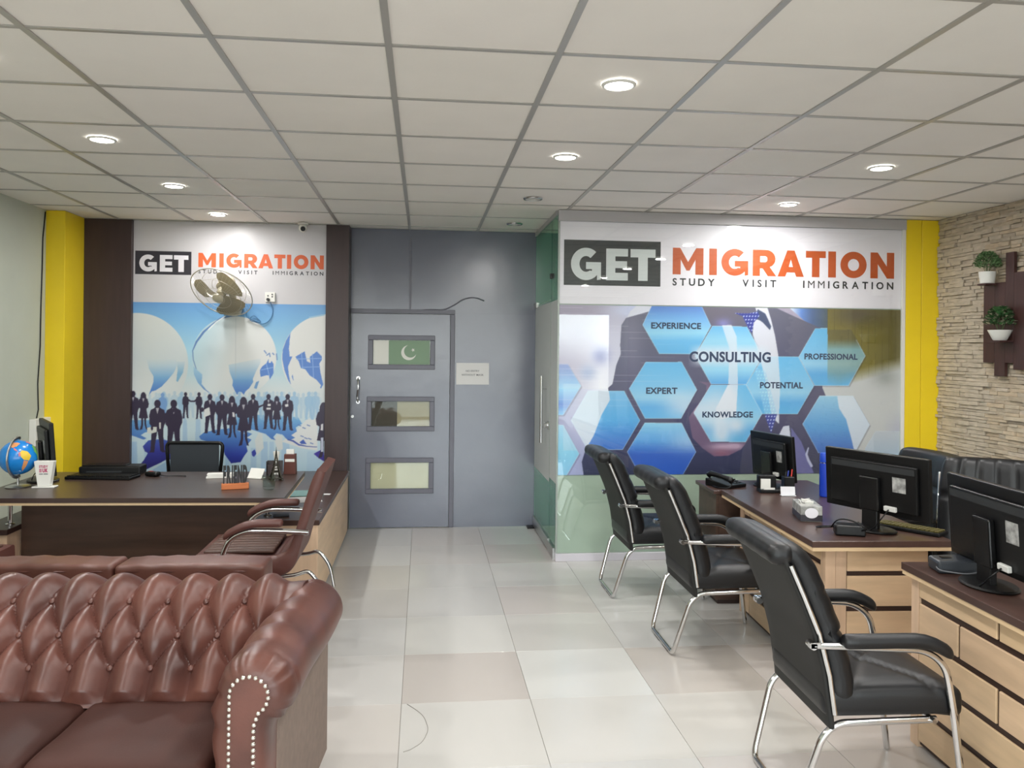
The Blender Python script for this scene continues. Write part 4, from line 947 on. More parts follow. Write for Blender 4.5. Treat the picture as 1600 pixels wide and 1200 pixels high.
bm = NB(); lathe(bm, [(0, 0), (.030, 0), (.034, .006), (.034, .20), (.032, .208), (0, .208)], 24); mk('body', bm, mat('flask_blue', (18, 58, 176), .3), t, smooth=True, angle=.5)
bm = NB(); lathe(bm, [(.0335, .209), (.0335, .213), (0, .213)], 24); mk('steel_ring', bm, m_chrome, t)
bm = NB(); lathe(bm, [(.033, .2135), (.033, .262), (.029, .270), (0, .270)], 24); mk('lid', bm, mat('flask_lid', (24, 70, 188), .35), t, smooth=True, angle=.5)
def phone(label, loc, rz):
    t = thing('telephone', label, 'telephone', loc, rz)
    bm = NB(); vs = box(bm, -.09, .09, -.10, .10, 0, .05, .006, None, 2)
    for v in vs:
        if v.co.z > .02: v.co.z *= .45 + .55 * (v.co.y + .10) / .20
    mk('base', bm, m_black, t)
    bm = NB(); tube(bm, [(-.055, -.10, .048), (-.055, -.085, .058), (-.055, 0, .072), (-.055, .08, .078), (-.055, .10, .066)], [.020, .019, .014, .019, .021], 10); mk('handset', bm, m_black, t, smooth=True)
    bm = NB()
    for i in range(3):
        for j in range(4): box(bm, .005 + i * .024, .023 + i * .024, -.07 + j * .024, -.052 + j * .024, .024 + j * .006, .032 + j * .006)
    k = mk('keypad', bm, m_grey_pl, t)
    bm = NB(); box(bm, .0, .075, .045, .085, .042, .052, .002); mk('display', bm, mat('lcd', (70, 80, 74), .3), t)
    bm = NB(); tube(bm, [(-.06, -.105, .04), (-.10, -.12, .01), (-.13, -.05, .005), (-.10, .02, .005)], .005, 6, .03); mk('coil_cord', bm, m_black, t, smooth=True)
phone('black desk telephone on the dark side cabinet', (2.02, 5.23, .7405), math.radians(28))
# things on the nearer desk
t = thing('desk_device', 'dark grey receipt device with a cable on the desk at the right edge', 'device', on(2.165, 3.105), math.radians(-12))
bm = NB(); vs = box(bm, -.075, .095, -.055, .055, 0, .062, .010, None, 2)
for v in vs:
    if v.co.z > .03: v.co.z -= .012 * (1 - (v.co.x + .075) / .17)
mk('body', bm, mat('device_grey', (44, 48, 54), .42), t)
boxo('slot', m_black, -.045, -.005, -.012, .012, .0535, .0565, t)
bm = NB(); tube(bm, [(-.07, -.02, .025), (-.085, -.075, .02), (.02, -.10, .012), (.10, -.09, .03), (.16, -.045, .05)], .003, 6, .05); mk('cable', bm, mat('cable_grey', (96, 98, 102), .5), t, smooth=True)
t = thing('power_plug', 'black plug and cable behind the near monitor stand', 'plug', on(2.42, 3.06), .3)
bm = NB(); rbox(bm, (0, 0, .016), (.07, .045, .032), .012, (3, 3, 3)); mk('body', bm, m_black, t, smooth=True)
bm = NB(); tube(bm, [(.03, 0, .016), (.09, .01, .006), (.14, .06, .004), (.20, .05, .004)], .0032, 6, .04); mk('cable', bm, m_black, t, smooth=True)

# wall panel with potted plants
m_mahog = mat('mahogany_board', (62, 36, 34), .45, var=.2, scale=5, stretch=(9, 9, 1))
wp = thing('wall_planter', 'dark mahogany stepped board panel fixed to the stone wall behind the plants', 'wall panel', (XR - .02, 5.4, 0), 0)
for (ya, yb, za, zb) in ((5.592, 5.476, 1.578, 2.158), (5.475, 5.368, 1.482, 2.158), (5.367, 5.284, 1.578, 2.366), (5.283, 5.172, 1.532, 2.218), (5.171, 5.06, 1.60, 2.32), (5.059, 4.95, 1.50, 2.18)):
    bm = NB(); box(bm, -.030, -.006, yb - 5.4 + .0008, ya - 5.4 - .0008, za, zb, .001); mk('board', bm, m_mahog, wp)
boxo('shelf', m_mahog, -.135, -.0305, 5.28 - 5.4, 5.41 - 5.4, 1.726, 1.738, wp, .001); boxo('shelf', m_mahog, -.12, -.0305, 5.45 - 5.4, 5.54 - 5.4, 2.142, 2.154, wp, .001)
def plant(label, loc, rz, potp, hgt, rad, cols, nl, shape, seed):
    t = thing('potted_plant', label, 'plant', loc, rz, 'small potted plants on the stone wall'); rr = random.Random(seed)
    bm = NB(); lathe(bm, potp, 24); mk('pot', bm, mat('pot_white', (222, 222, 216), .35), t, smooth=True, angle=.6)
    zt = potp[-1][1]; bm = NB(); lathe(bm, [(0, zt), (potp[-2][0] * .9, zt - .006)], 16); mk('soil', bm, mat('soil', (60, 44, 30), .9), t)
    for g, c in enumerate(cols):
        bm = NB()
        for k in range(nl // len(cols)):
            a = rr.uniform(0, 2 * PI); u = rr.uniform(-.3, 1); rd = rad * (1 - .25 * max(0, u)) * rr.uniform(.35, 1.0) ** .6
            c_ = Vector((rd * math.cos(a) * math.sqrt(1 - max(0, u) ** 2 * .8), rd * math.sin(a) * math.sqrt(1 - max(0, u) ** 2 * .8), zt + hgt * (.42 + .5 * u)))
            if c_.z < zt + .008: c_.z = zt + .008 + rr.uniform(0, .02)
            l = rr.uniform(.02, .034) * shape; n_ = Vector((math.cos(a), math.sin(a), rr.uniform(-.2, .9))).normalized(); s_ = n_.cross(Vector((0, 0, 1))).normalized() * l * .32
            v = [bm.verts.new(c_ - n_ * l * .5), bm.verts.new(c_ + s_ + Vector((0, 0, .003))), bm.verts.new(c_ + n_ * l * .5 + Vector((0, 0, -.003))), bm.verts.new(c_ - s_ + Vector((0, 0, .003)))]
            bm.faces.new(v)
        f = mk('foliage', bm, mat('leaf%d%d' % (seed, g), c, .5), t); f['kind'] = 'stuff'
    bm = NB()
    for k in range(9):
        a = rr.uniform(0, 2 * PI); tube(bm, [(0.01 * math.cos(a), .01 * math.sin(a), zt - .004), (rad * .5 * math.cos(a), rad * .5 * math.sin(a), zt + hgt * .6)], .0015, 4)
    mk('stems', bm, mat('stem_green', (70, 92, 48), .6), t)
plant('upper potted plant, round fine leaved bush in a white pot on the mahogany panel', (XR - .095, 5.495, 2.1545), 0, [(0, 0), (.044, 0), (.048, .004), (.058, .086), (.054, .086), (.051, .078)], .17, .092, [(110, 146, 98), (134, 168, 116), (78, 112, 70)], 900, .8, 21)
plant('lower potted plant with pale edged leaves in a tapered white pot', (XR - .105, 5.345, 1.7385), 0, [(0, 0), (.040, 0), (.046, .005), (.080, .074), (.076, .074), (.072, .066)], .19, .105, [(60, 108, 64), (84, 134, 80), (52, 92, 54), (176, 170, 146)], 620, 1.25, 22)

# ================================================================= brown chesterfield sofa in the foreground
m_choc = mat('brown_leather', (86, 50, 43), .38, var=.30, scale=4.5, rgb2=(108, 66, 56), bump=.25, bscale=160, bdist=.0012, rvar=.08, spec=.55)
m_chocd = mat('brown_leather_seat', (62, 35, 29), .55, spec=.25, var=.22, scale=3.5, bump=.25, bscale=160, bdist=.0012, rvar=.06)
m_side = mat('sofa_side_cloth', (118, 102, 92), .7, var=.1, scale=30, bump=.2, bscale=300)
m_nail = mat('nickel_nail', (226, 222, 214), .22, metal=1.0)
sofa = thing('chesterfield_sofa', 'brown buttoned leather chesterfield sofa with nailhead trim in the foreground', 'sofa', (-1.279, 2.93, 0), math.radians(-4.9))
XA, XB = -.95, .70        # inner faces of the arms
def spline(P, n=10):
    P = [Vector(p) for p in P]; out = []
    for i in range(len(P) - 1):
        p0, p1, p2, p3 = P[max(i - 1, 0)], P[i], P[i + 1], P[min(i + 2, len(P) - 1)]
        for k in range(n):
            t = k / n; out.append(.5 * ((2 * p1) + (-p0 + p2) * t + (2 * p0 - 5 * p1 + 4 * p2 - p3) * t * t + (-p0 + 3 * p1 - 3 * p2 + p3) * t ** 3))
    out.append(P[-1]); return out
# back: profile (y, z) with row parameter t (button rows at t = 0, 1, 2)
KP = [(-1.05, (-.015, .400)), (-.5, (.018, .452)), (0, (.055, .512)), (1, (.118, .606)), (2, (.205, .700)), (2.45, (.268, .738)), (2.9, (.335, .738)), (3.4, (.402, .708)), (3.8, (.428, .652)), (4.2, (.414, .598)), (4.5, (.392, .565)), (5, (.385, .40)), (6, (.385, .06))]
KS = spline([(0, a[0], a[1]) for _, a in KP], 12); KT = []
for (ta, _), (tb, _) in zip(KP, KP[1:]): KT += [ta + (tb - ta) * k / 12 for k in range(12)]
KT.append(KP[-1][0])
pitch, u0 = .1405, .615
def tuft(u, t):
    if t <= 2.0 and t >= 0: P, Q = u + t / 2, u - t / 2
    elif t > 2: P = Q = u + 1.0
    else: P = Q = u
    a, b = abs(math.sin(PI * P)), abs(math.sin(PI * Q))
    h = (a * b) ** .55
    # gathered wrinkles running into the buttons
    rr_ = math.hypot(((u - .5 * (round(t) % 2) + .5) % 1 - .5) * pitch, (t - round(t)) * .115) if 0 <= t <= 2.3 else 1
    an = math.atan2((t - round(t)), ((u - .5 * (round(t) % 2) + .5) % 1 - .5) * 1.2)
    h += .05 * math.sin(an * 9) * math.exp(-(rr_ / .032) ** 2)
    return h
def pos_back(x, i):
    """point on the buttoned surface"""
    t = KT[i]; p = KS[i]; a = KS[max(i - 1, 0)]; b = KS[min(i + 1, len(KS) - 1)]
    d = (b - a).normalized(); n = Vector((0, -d.z, d.y))
    u = (x - u0) / pitch
    D = .056 * (1 if t < 2.3 else max(.0, 1 - (t - 2.3) / 1.5)) * max(.15, min(1, (XB + .06 - x) / .06))
    if t < -.6: D *= max(.3, (t + 1.05) / .45)
    return Vector((x, p.y, p.z)) + n * (D * (tuft(u, t) - .15))
bm = NB(); NX = 280; xs = [XA - .03 + (XB + .115 - XA + .03) * k / NX for k in range(NX + 1)]
rows = [[bm.verts.new(pos_back(x, i)) for x in xs] for i in range(len(KS))]
for r0, r1 in zip(rows, rows[1:]):
    for k in range(NX): bm.faces.new((r0[k], r0[k + 1], r1[k + 1], r1[k]))
for k in (0, NX): bm.faces.new([r[k] for r in rows])
mk('backrest', bm, m_choc, sofa, smooth=True, angle=.75)
def kidx(t): return min(range(len(KT)), key=lambda i: abs(KT[i] - t))
bb = NB(); bmesh.ops.create_uvsphere(bb, u_segments=10, v_segments=6, radius=.0115, matrix=Matrix.Diagonal((1, .55, 1, 1))); bme = bpy.data.meshes.new('button'); bmesh.ops.recalc_face_normals(bb, faces=bb.faces[:])
for f in bb.faces: f.smooth = True
bb.to_mesh(bme); bb.free(); bme.materials.append(m_choc)
for t in (0, 1, 2):
    k = -14
    while k < 2:
        x = u0 + (k + (.5 if t == 1 else 0)) * pitch; k += 1
        if x < XA or x > XB - .005: continue
        i = kidx(t); p = KS[i]; d = (KS[i + 1] - KS[i - 1]).normalized(); n = Vector((0, -d.z, d.y))
        mk_me('button', bme, sofa, Vector((x, p.y, p.z)) + n * .001, (math.atan2(-n.z, -n.y), 0, 0))
# arms
def arm_paths(side):
    """outer outline and keyhole line of the arm front, same number of points, (x, z), inner bottom round to outer bottom"""
    cx, cz, ro, ri = .828, .632, .107, .056
    outer, inner = [], []
    for k in range(14):
        s = k / 14; outer.append((.700 + .012 * math.sin(s * PI), .06 + (cz - .02 - .06) * s)); inner.append((.772, .03 + (cz - .02 - .03) * s))
    for k in range(40):
        a = math.radians(190 - 250 * k / 39)
        outer.append((cx + (ro + .018 * max(0, math.cos(a + .6))) * math.cos(a), cz + ro * math.sin(a))); inner.append((cx + ri * math.cos(a), cz + ri * math.sin(a)))
    for k in range(1, 15):
        s = k / 14; z = cz - .093 - (cz - .093 - .06) * s; zi = cz - .048 - (cz - .048 - .03) * s
        outer.append((.872 + .006 * (1 - s), z)); inner.append((.842, zi))
    return outer, inner
YF0, YF1, YR = -.452, -.360, .42
for side, xo in ((1, 0), (-1, XA + XB)):
    OUT, INN = arm_paths(side); N = len(OUT)
    bm = NB(); rings = []
    SF = [0, .06, .15, .27, .40, .55, .70, .85, 1.0]
    for s in SF[::-1]:                    # front, gathered into the nail line
        y = YF1 + (YF0 - YF1) * math.sin(s * PI / 2); f = 1 - math.cos(s * PI / 2); ring = []
        for k, (o, i) in enumerate(zip(OUT, INN)):
            wv = .012 * abs(math.sin(k * .92 + .6 * math.sin(k * 2.1))) * math.sin(PI * min(1, s * 1.05)) ** .7
            bulge = .012 * math.sin(PI * s)
            dx, dz = o[0] - i[0], o[1] - i[1]; L = math.hypot(dx, dz) + 1e-6
            x = o[0] + (i[0] - o[0]) * f + dx / L * (bulge - wv); z = o[1] + (i[1] - o[1]) * f + dz / L * (bulge - wv)
            ring.append((x, y, z))
        rings.append(ring)
    ny = 64
    for j in range(1, ny + 1):
        y = YF1 + (YR - YF1) * j / ny; ring = []
        for k, o in enumerate(OUT):
            ang = 190 - 250 * (k - 14) / 39
            amp = math.exp(-((ang - 118) / 34) ** 2); ph = (y + .25) / .150 - .004 * (ang - 118)
            pl_ = .020 * amp * (abs(math.sin(PI * ph)) ** .45 - 1)
            sag = .006 * math.sin(y * 11 + k * .13) * (1 if 14 <= k < 54 else 0) * .5
            dx, dz = o[0] - .828, o[1] - .632; L = math.hypot(dx, dz) + 1e-6
            if not 14 <= k < 54: dx = dz = 0
            end = .0 if j < ny - 6 else -.030 * ((j - ny + 6) / 6) ** 2 * (1 if 14 <= k < 54 else 0)
            ring.append((o[0] + dx / L * (pl_ + sag + end), y, o[1] + dz / L * (pl_ + sag + end)))
        rings.append(ring)
    X_ = lambda x: x if side > 0 else (XA + XB) - x
    V = [[bm.verts.new((X_(p[0]), p[1], p[2])) for p in r] for r in rings]
    for a, b in zip(V, V[1:]):
        for k in range(N - 1): bm.faces.new((a[k], a[k + 1], b[k + 1], b[k]) if side > 0 else (a[k], b[k], b[k + 1], a[k + 1]))
    bm.faces.new(V[-1])
    arm = mk('arm', bm, m_choc, sofa, smooth=True)
    # front facing panel inside the nails
    me = curve_me([[(X_(p[0]), p[1]) for p in INN]], .004); me.materials.append(m_choc); mk_me('front_panel', me, sofa, (0, YF0 + .003, 0), (PI / 2, 0, 0))
    # nails
    acc, last, pts_ = 0, None, []
    dense = [Vector((X_(p[0]), YF0 - .002, p[1])) for p in INN]
    step = .0182; carry = 0
    for a, b in zip(dense, dense[1:]):
        L = (b - a).length; s_ = carry
        while s_ < L: pts_.append(a + (b - a) * (s_ / L)); s_ += step
        carry = s_ - L
    if side > 0:
        b2 = NB(); lathe(b2, [(.0068, 0), (.0062, .0032), (.004, .0055), (0, .0064)], 10); nme = bpy.data.meshes.new('nail')
        for f in b2.faces: f.smooth = True
        b2.to_mesh(nme); b2.free(); nme.materials.append(m_nail)
    for p in pts_:
        if p.z > .05: mk_me('nail', nme, sofa, p, (PI / 2, 0, 0))
    boxo('side_panel', m_side, min(X_(.8605), X_(.868)), max(X_(.8605), X_(.868)), YF1 + .04, YR - .02, .05, .54, sofa)
    xo_, x1_ = sorted((X_(.868), X_(.880)))
    bm = NB(); box(bm, xo_, x1_, YF1 + .03, YR + .002, .045, .535, .003); mk('outer_side', bm, m_side, sofa)
# seat cushions
for n, (a, b) in enumerate(((-.948, -.402), (-.398, .150), (.154, .698))):
    bm = NB()
    def fcu(p, a=a, b=b):
        e = min(1, (p.x - a) / .12, (b - p.x) / .12) * min(1, (p.y + .44) / .12, (.02 - p.y) / .10)
        z = p.z + (.020 * soft(max(0, e)) + .002 * math.sin(p.x * 31) * math.sin(p.y * 23) if p.z > .36 else 0)
        return (p.x, p.y, z)
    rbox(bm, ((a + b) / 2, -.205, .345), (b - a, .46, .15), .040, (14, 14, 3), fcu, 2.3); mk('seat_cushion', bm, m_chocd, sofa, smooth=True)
bm = NB(); box(bm, XA, XB, -.405, .38, .07, .262, .01); mk('base', bm, m_choc, sofa)
for x in (-1.08, .82):
    for y in (-.36, .36):
        bm = NB(); lathe(bm, [(0, 0), (.022, 0), (.034, .02), (.036, .035), (.028, .05), (0, .05)], 16, (x, y, 0)); mk('foot', bm, mat('dark_wood_foot', (44, 28, 20), .4), sofa, smooth=True)

# second sofa, back to back with the first
s2 = thing('box_sofa', 'plain brown leather sofa behind the chesterfield, only its two back cushions showing', 'sofa', (-.655, 3.53, 0), math.radians(-3.5))
m_rust = mat('rust_leather', (92, 57, 48), .4, var=.22, scale=5, bump=.25, bscale=140, bdist=.0012, rvar=.08)
for a, b in ((-.635, -.012), (-1.265, -.642)):
    bm = NB()
    def fb2(p, a=a, b=b):
        return (p.x, p.y + .003 * math.sin(p.x * 42) * (p.z > .6), p.z + .006 * math.sin((p.x - a) / (b - a) * PI) + .002 * math.sin(p.x * 55))
    rbox(bm, ((a + b) / 2, .088, .55), (b - a, .172, .325), .020, (22, 4, 5), fb2, 2.3); q = mk('back_cushion', bm, m_rust, s2, smooth=True)
    bm = NB(); tube(bm, [(a + .02, .006, .687), (b - .02, .006, .687)], .0035, 6); mk('piping', bm, mat('rust_piping', (84, 46, 40), .4), q, smooth=True)
    bm = NB(); rbox(bm, ((a + b) / 2, .42, .34), (b - a, .50, .14), .03, (6, 6, 2)); mk('seat_cushion', bm, m_rust, s2, smooth=True)
boxo('base', m_rust, -1.42, .0, .004, .68, .06, .262, s2, .01); boxo('back_frame', m_rust, -1.27, -.012, .02, .165, .2625, .382, s2, .008)
boxo('arm', m_rust, -1.43, -1.275, .0, .68, .262, .56, s2, .02)
for x in (-1.36, -.05):
    for y in (.06, .62): boxo('foot', m_black, x - .02, x + .02, y - .02, y + .02, 0, .06, s2)

# ================================================================= left side: executive desk, chairs, small things
def brown_chair(label, loc, rz, first=None):
    t = thing('guest_chair', label, 'chair', loc, rz, 'brown guest chairs at the large desk')
    sh = mat('maroon_leather', (88, 53, 47), .45, var=.12, scale=6, bump=.2, bscale=200, bdist=.001); rib = mat('maroon_seat', (78, 52, 42), .5, var=.25, scale=7, stretch=(1, 6, 1), bump=.2, bscale=200)
    # +x forward; side outline of the continuous shell (x, z), rear to front
    outer = [(-.045, .985), (-.020, .90), (.030, .76), (.078, .60), (.105, .505), (.150, .452), (.22, .438), (.50, .455), (.62, .462)]
    inner = [(.000, 1.0), (.032, .93), (.078, .78), (.122, .64), (.150, .58), (.19, .555), (.25, .545), (.50, .560), (.615, .556)]
    W = .255
    O = spline([(p[0], 0, p[1]) for p in outer], 6); I = spline([(p[0], 0, p[1]) for p in inner], 6)
    bm = NB(); n = len(O); ny = 18; V = []
    def sec(y):
        e = min(1, (W - abs(y)) / .03); r = []
        for k in range(n):
            o, i = O[k], I[k]; m_ = (o + i) / 2; w_ = .72 + .28 * math.sqrt(max(0, 1 - (1 - e) ** 2))
            rb = (.004 * (abs(math.sin(k * .78)) ** .5 - .6) if abs(y) < W - .05 else 0)
            r.append((m_ + (o - m_) * w_, m_ + (i - m_) * (w_ - (.06 if abs(y) < W - .045 else 0)) + Vector((0, 0, rb))))
        return r
    ysn = [-W, -W + .006, -W + .016, -W + .03, -W + .05] + [-W + .05 + (2 * W - .1) * k / 8 for k in range(1, 8)] + [W - .05, W - .03, W - .016, W - .006, W]
    for y in ysn:
        s = sec(y); loop = [bm.verts.new((p.x, y, p.z)) for p, _ in s] + [bm.verts.new((q.x, y, q.z)) for _, q in s[::-1]]; V.append(loop)
    for a, b in zip(V, V[1:]):
        for k in range(len(a)): bm.faces.new((a[k], a[(k + 1) % len(a)], b[(k + 1) % len(a)], b[k]))
    bm.faces.new(V[0]); bm.faces.new(V[-1][::-1]); mk('seat_shell', bm, sh, t, smooth=True, angle=1.0)
    for k in range(7):
        yy = -.174 + k * .058; bm = NB(); rbox(bm, (.405, yy, .5585), (.36, .056, .018), .0085, (8, 2, 1)); mk('seat_rib', bm, rib, t, smooth=True)
    for s in (-1, 1):
        y = s * .285; bm = NB()
        tube(bm, [(.035, y, .677), (.20, y, .688), (.345, y, .690), (.43, y, .655), (.475, y, .55), (.50, y, .36), (.51, y, .10), (.485, y * .98, .0145), (.40, y * .95, .0145), (.10, y * .9, .0145)], .014, 10, .09)
        mk('arm_leg', bm, m_chrome, t, smooth=True, angle=.9)
        bm = NB()
        def fa(p, y=y): return (p.x, p.y, p.z - (max(0, p.x - .28) ** 2) * 2.0 + .01)
        rbox(bm, (.315, y, .718), (.30, .055, .042), .019, (10, 2, 2), fa); mk('arm_pad', bm, sh, t, smooth=True)
    bm = NB(); tube(bm, [(.10, -.256, .0145), (.06, -.256, .0145), (.0, -.256, .0145), (-.03, -.23, .0145), (-.03, .23, .0145), (.0, .256, .0145), (.10, .256, .0145)], .0138, 10, .05)
    mk('floor_bar', bm, m_chrome, t, smooth=True, angle=.9)
    for s in (-1, 1):
        bm = NB(); tube(bm, [(.47, s * .285, .43), (.30, s * .24, .425), (.10, s * .22, .44), (.045, s * .21, .46), (-.02, s * .21, .38), (-.045, s * .21, .25)], .011, 8, .05); mk('seat_rail', bm, m_chrome, t, smooth=True, angle=.9)
    return t
BC = brown_chair('maroon padded guest chair with chrome arms before the right end of the large desk', (-.552, 4.59, 0), math.radians(180))
dup(BC, (-2.82, 4.42, 0), math.radians(0), 'maroon guest chair at the left edge of the picture, mostly out of view')

ed = thing('executive_desk', 'large dark walnut desk raised on chrome posts at the left below the globe banner', 'desk', (0, 0, 0))
bm = NB(); prism(bm, [(-2.62, 4.985), (-.812, 4.90), (-.838, 5.935), (-2.62, 5.985)], .722, .750); mk('desk_top', bm, m_walnutx, ed)
bm = NB(); prism(bm, [(-2.615, 4.991), (-.817, 4.906), (-.843, 5.930), (-2.615, 5.980)], .706, .7218); mk('top_edging', bm, m_edge, ed)
boxo('modesty_panel', m_wpanel, -2.415, -1.045, 5.20, 5.222, .06, .7055, ed)
boxo('foot_shelf', m_wpanel, -2.41, -1.50, 4.86, 5.199, .30, .325, ed)
for x, y in ((-2.475, 5.19), (-2.475, 5.75), (-.99, 5.36), (-.99, 5.80)):
    bm = NB(); lathe(bm, [(.026, 0), (.026, .004), (.013, .008), (.013, .142), (.026, .147), (.026, .1515), (0, .1515)], 18, (x, y, .5542)); mk('standoff_post', bm, m_chrome, ed, smooth=True, angle=.5)
lp = thing('pedestal_cabinet', 'beech sided pedestal with a dark top under the left end of the large desk', 'cabinet', (0, 0, 0))
boxo('body', m_beechv, -2.60, -2.425, 5.05, 5.90, 0, .522, lp, .002); boxo('cabinet_top', m_walnutd, -2.61, -2.415, 5.03, 5.92, .5225, .554, lp, .002)
rt = thing('side_return', 'low beech return cabinet with dark top between the large desk and the grey door', 'cabinet', (0, 0, 0))
boxo('body', m_beech, -1.12, -.652, 5.215, 7.24, .03, .520, rt, .002); boxo('cabinet_top', m_walnut, -1.14, -.642, 5.195, 7.255, .5205, .554, rt, .003); boxo('plinth', m_groove, -1.10, -.665, 5.24, 7.23, 0, .03, rt)
boxo('end_panel', m_beechv, -1.12, -.653, 5.203, 5.2148, 0, .520, rt, .001)
# papers on the return
o = boxo('paper_sheet', mat('paper', (226, 225, 224), .7), -.15, .15, -.10, .10, 0, .003, None, loc=(-.87, 5.88, .5545), rot=(0, 0, .25)); tag(o, 'white papers lying on the low return cabinet behind the guest chair', 'paper')
o = boxo('glass_sheet', mat('green_edge', (90, 140, 126), .2), -.17, .17, -.12, .12, 0, .004, None, loc=(-.90, 6.14, .5545), rot=(0, 0, .1)); tag(o, 'green edged glass sheet on the low return cabinet', 'glass sheet')
o = boxo('paper_scrap', mat('paper', (226, 225, 224), .7), -.035, .035, -.02, .02, 0, .002, None, loc=(-.71, 6.10, .5545), rot=(0, 0, -.15)); tag(o, 'small white paper scrap on the return cabinet near the door', 'paper')
o = boxo('phone_handset', mat('device_grey'), -.05, .05, -.03, .03, 0, .012, None, .004, loc=(-.90, 5.33, .5545), rot=(0, 0, .2)); tag(o, 'small grey mobile phone on the near end of the return cabinet', 'phone')

# high-backed mesh chair behind the desk
mc = thing('mesh_chair', 'black mesh backed office chair behind the large desk', 'chair', (-1.78, 6.32, 0), math.radians(-92))
m_mesh = mat('black_mesh', (40, 46, 52), .7)
bm = NB(); box(bm, -.245, -.235, -.185, .185, .52, .875); mk('mesh_panel', bm, m_mesh, mc)
bm = NB(); tube(bm, [(-.24, -.185, .50), (-.24, -.215, .885), (-.24, .215, .885), (-.24, .185, .50)], .014, 8, .04, closed=False); mk('back_frame', bm, m_black, mc, smooth=True)
bm = NB(); rbox(bm, (0, 0, .46), (.48, .48, .08), .035, (6, 6, 2)); mk('seat', bm, m_black, mc, smooth=True)
bm = NB(); tube(bm, [(-.10, 0, .43), (-.25, 0, .43), (-.255, 0, .56)], .02, 8, .04); cyl(bm, (0, 0, .08), (0, 0, .43), .026); mk('post', bm, m_black, mc)
for k in range(5):
    a = 2 * PI * k / 5; bm = NB(); tube(bm, [(0, 0, .10), (.28 * math.cos(a), .28 * math.sin(a), .065)], [.024, .014], 8); l = mk('base_leg', bm, m_black, mc, smooth=True)
    bm = NB(); c = Vector((.28 * math.cos(a), .28 * math.sin(a), .0255)); d = Vector((-math.sin(a), math.cos(a), 0)); cyl(bm, c - d * .02, c + d * .02, .025, seg=12); mk('caster', bm, m_black, l)

ZD = .7505
# globe
gl_ = thing('desk_globe', 'blue desk globe on a silver stand at the left end of the large desk', 'globe', (-2.512, 5.36, ZD), .3)
bm = NB(); bmesh.ops.create_uvsphere(bm, u_segments=36, v_segments=24, radius=.107, matrix=Matrix.Translation((0, 0, .185))); 
g_ = mk('sphere', bm, mat('globe_sea', (28, 128, 206), .22, spec=.5), gl_, smooth=True)
def patch(lonlat, c):
    bm = NB(); P = [bm.verts.new(Vector((math.cos(math.radians(b)) * math.cos(math.radians(a)), math.cos(math.radians(b)) * math.sin(math.radians(a)), math.sin(math.radians(b)))) * .1078 + Vector((0, 0, .185))) for a, b in lonlat]
    f = bm.faces.new(P); r_ = bmesh.ops.triangulate(bm, faces=[f]); bmesh.ops.subdivide_edges(bm, edges=bm.edges[:], cuts=4, use_grid_fill=True)
    for v in bm.verts: v.co = (v.co - Vector((0, 0, .185))).normalized() * .1078 + Vector((0, 0, .185))
    mk('land', bm, c, g_, smooth=True)
cy_, co_, cg_, cp_ = [mat('globe_' + n, c, .35) for n, c in (('yellow', (222, 190, 60)), ('orange', (216, 150, 96)), ('green', (110, 170, 90)), ('pink', (206, 120, 130)))]
patch([(-78, 22), (-70, 30), (-52, 24), (-42, 8), (-50, -6), (-66, -2), (-74, 8)], cy_); patch([(-66, -4), (-52, -8), (-56, -24), (-66, -46), (-70, -30)], co_); patch([(-82, 20), (-77, 26), (-74, 14), (-80, 8)], cp_)
patch([(-120, 62), (-92, 66), (-72, 58), (-88, 46), (-104, 40), (-122, 50)], co_); patch([(-100, 40), (-90, 36), (-84, 26), (-96, 32)], cp_); patch([(-20, 40), (0, 44), (10, 20), (-6, -10), (-14, 10), (-24, 20)], cg_)
patch([(-30, 62), (0, 66), (20, 56), (-10, 48)], cp_); patch([(100, 50), (160, 55), (140, 20), (110, 10)], cg_)
bm = NB(); ring = [(.0, .121 * math.sin(a) * 1.0, .185 + .121 * math.cos(a)) for a in [PI * k / 20 for k in range(-1, 22)]]
for p in range(len(ring)): ring[p] = (ring[p][1] * -.35, ring[p][1] * -.94 * -1 * -1, ring[p][2])
tube(bm, ring, .0055, 8, flat=2.0); mk('meridian_arm', bm, m_steel, gl_, smooth=True)
bm = NB(); cyl(bm, (0, 0, .01), (0, 0, .070), .007); lathe(bm, [(0, 0), (.07, 0), (.072, .005), (.05, .013), (.012, .018), (0, .018)], 28); mk('stand', bm, m_steel, gl_, smooth=True, angle=.5)
# white pen cup with print
cp = thing('advert_cup', 'white tapered stand with magenta lettering beside the globe', 'stand', (-2.345, 5.345, ZD), .0)
bm = NB(); vs = box(bm, -.043, .043, -.022, .022, .008, .165, .002)
for v in vs: v.co.x *= .80 + .56 * (v.co.z / .165)
mk('body', bm, m_white, cp); boxo('foot', m_white, -.066, .066, -.034, .034, 0, .0075, cp, .002)
m_mag = mat('ink_magenta', (176, 22, 92), .5)
letters(cp, 'STUDY', -.026, .026, -.0232, .124, .016, m_mag, .04); letters(cp, 'UK', -.006, .026, -.0232, .096, .024, m_mag, .05)
bm = NB()
for k in range(3): box(bm, -.026, -.011, -.0232, -.0222, .097 + k * .008, .1015 + k * .008)
mk('emblem', bm, m_mag, cp)
bm = NB()
for a, b in ((-.026, -.004), (.0, .026)): box(bm, a, b, -.0230, -.0222, .083, .088)
mk('small_print', bm, mat('print_grey', (92, 92, 98), .7), cp)
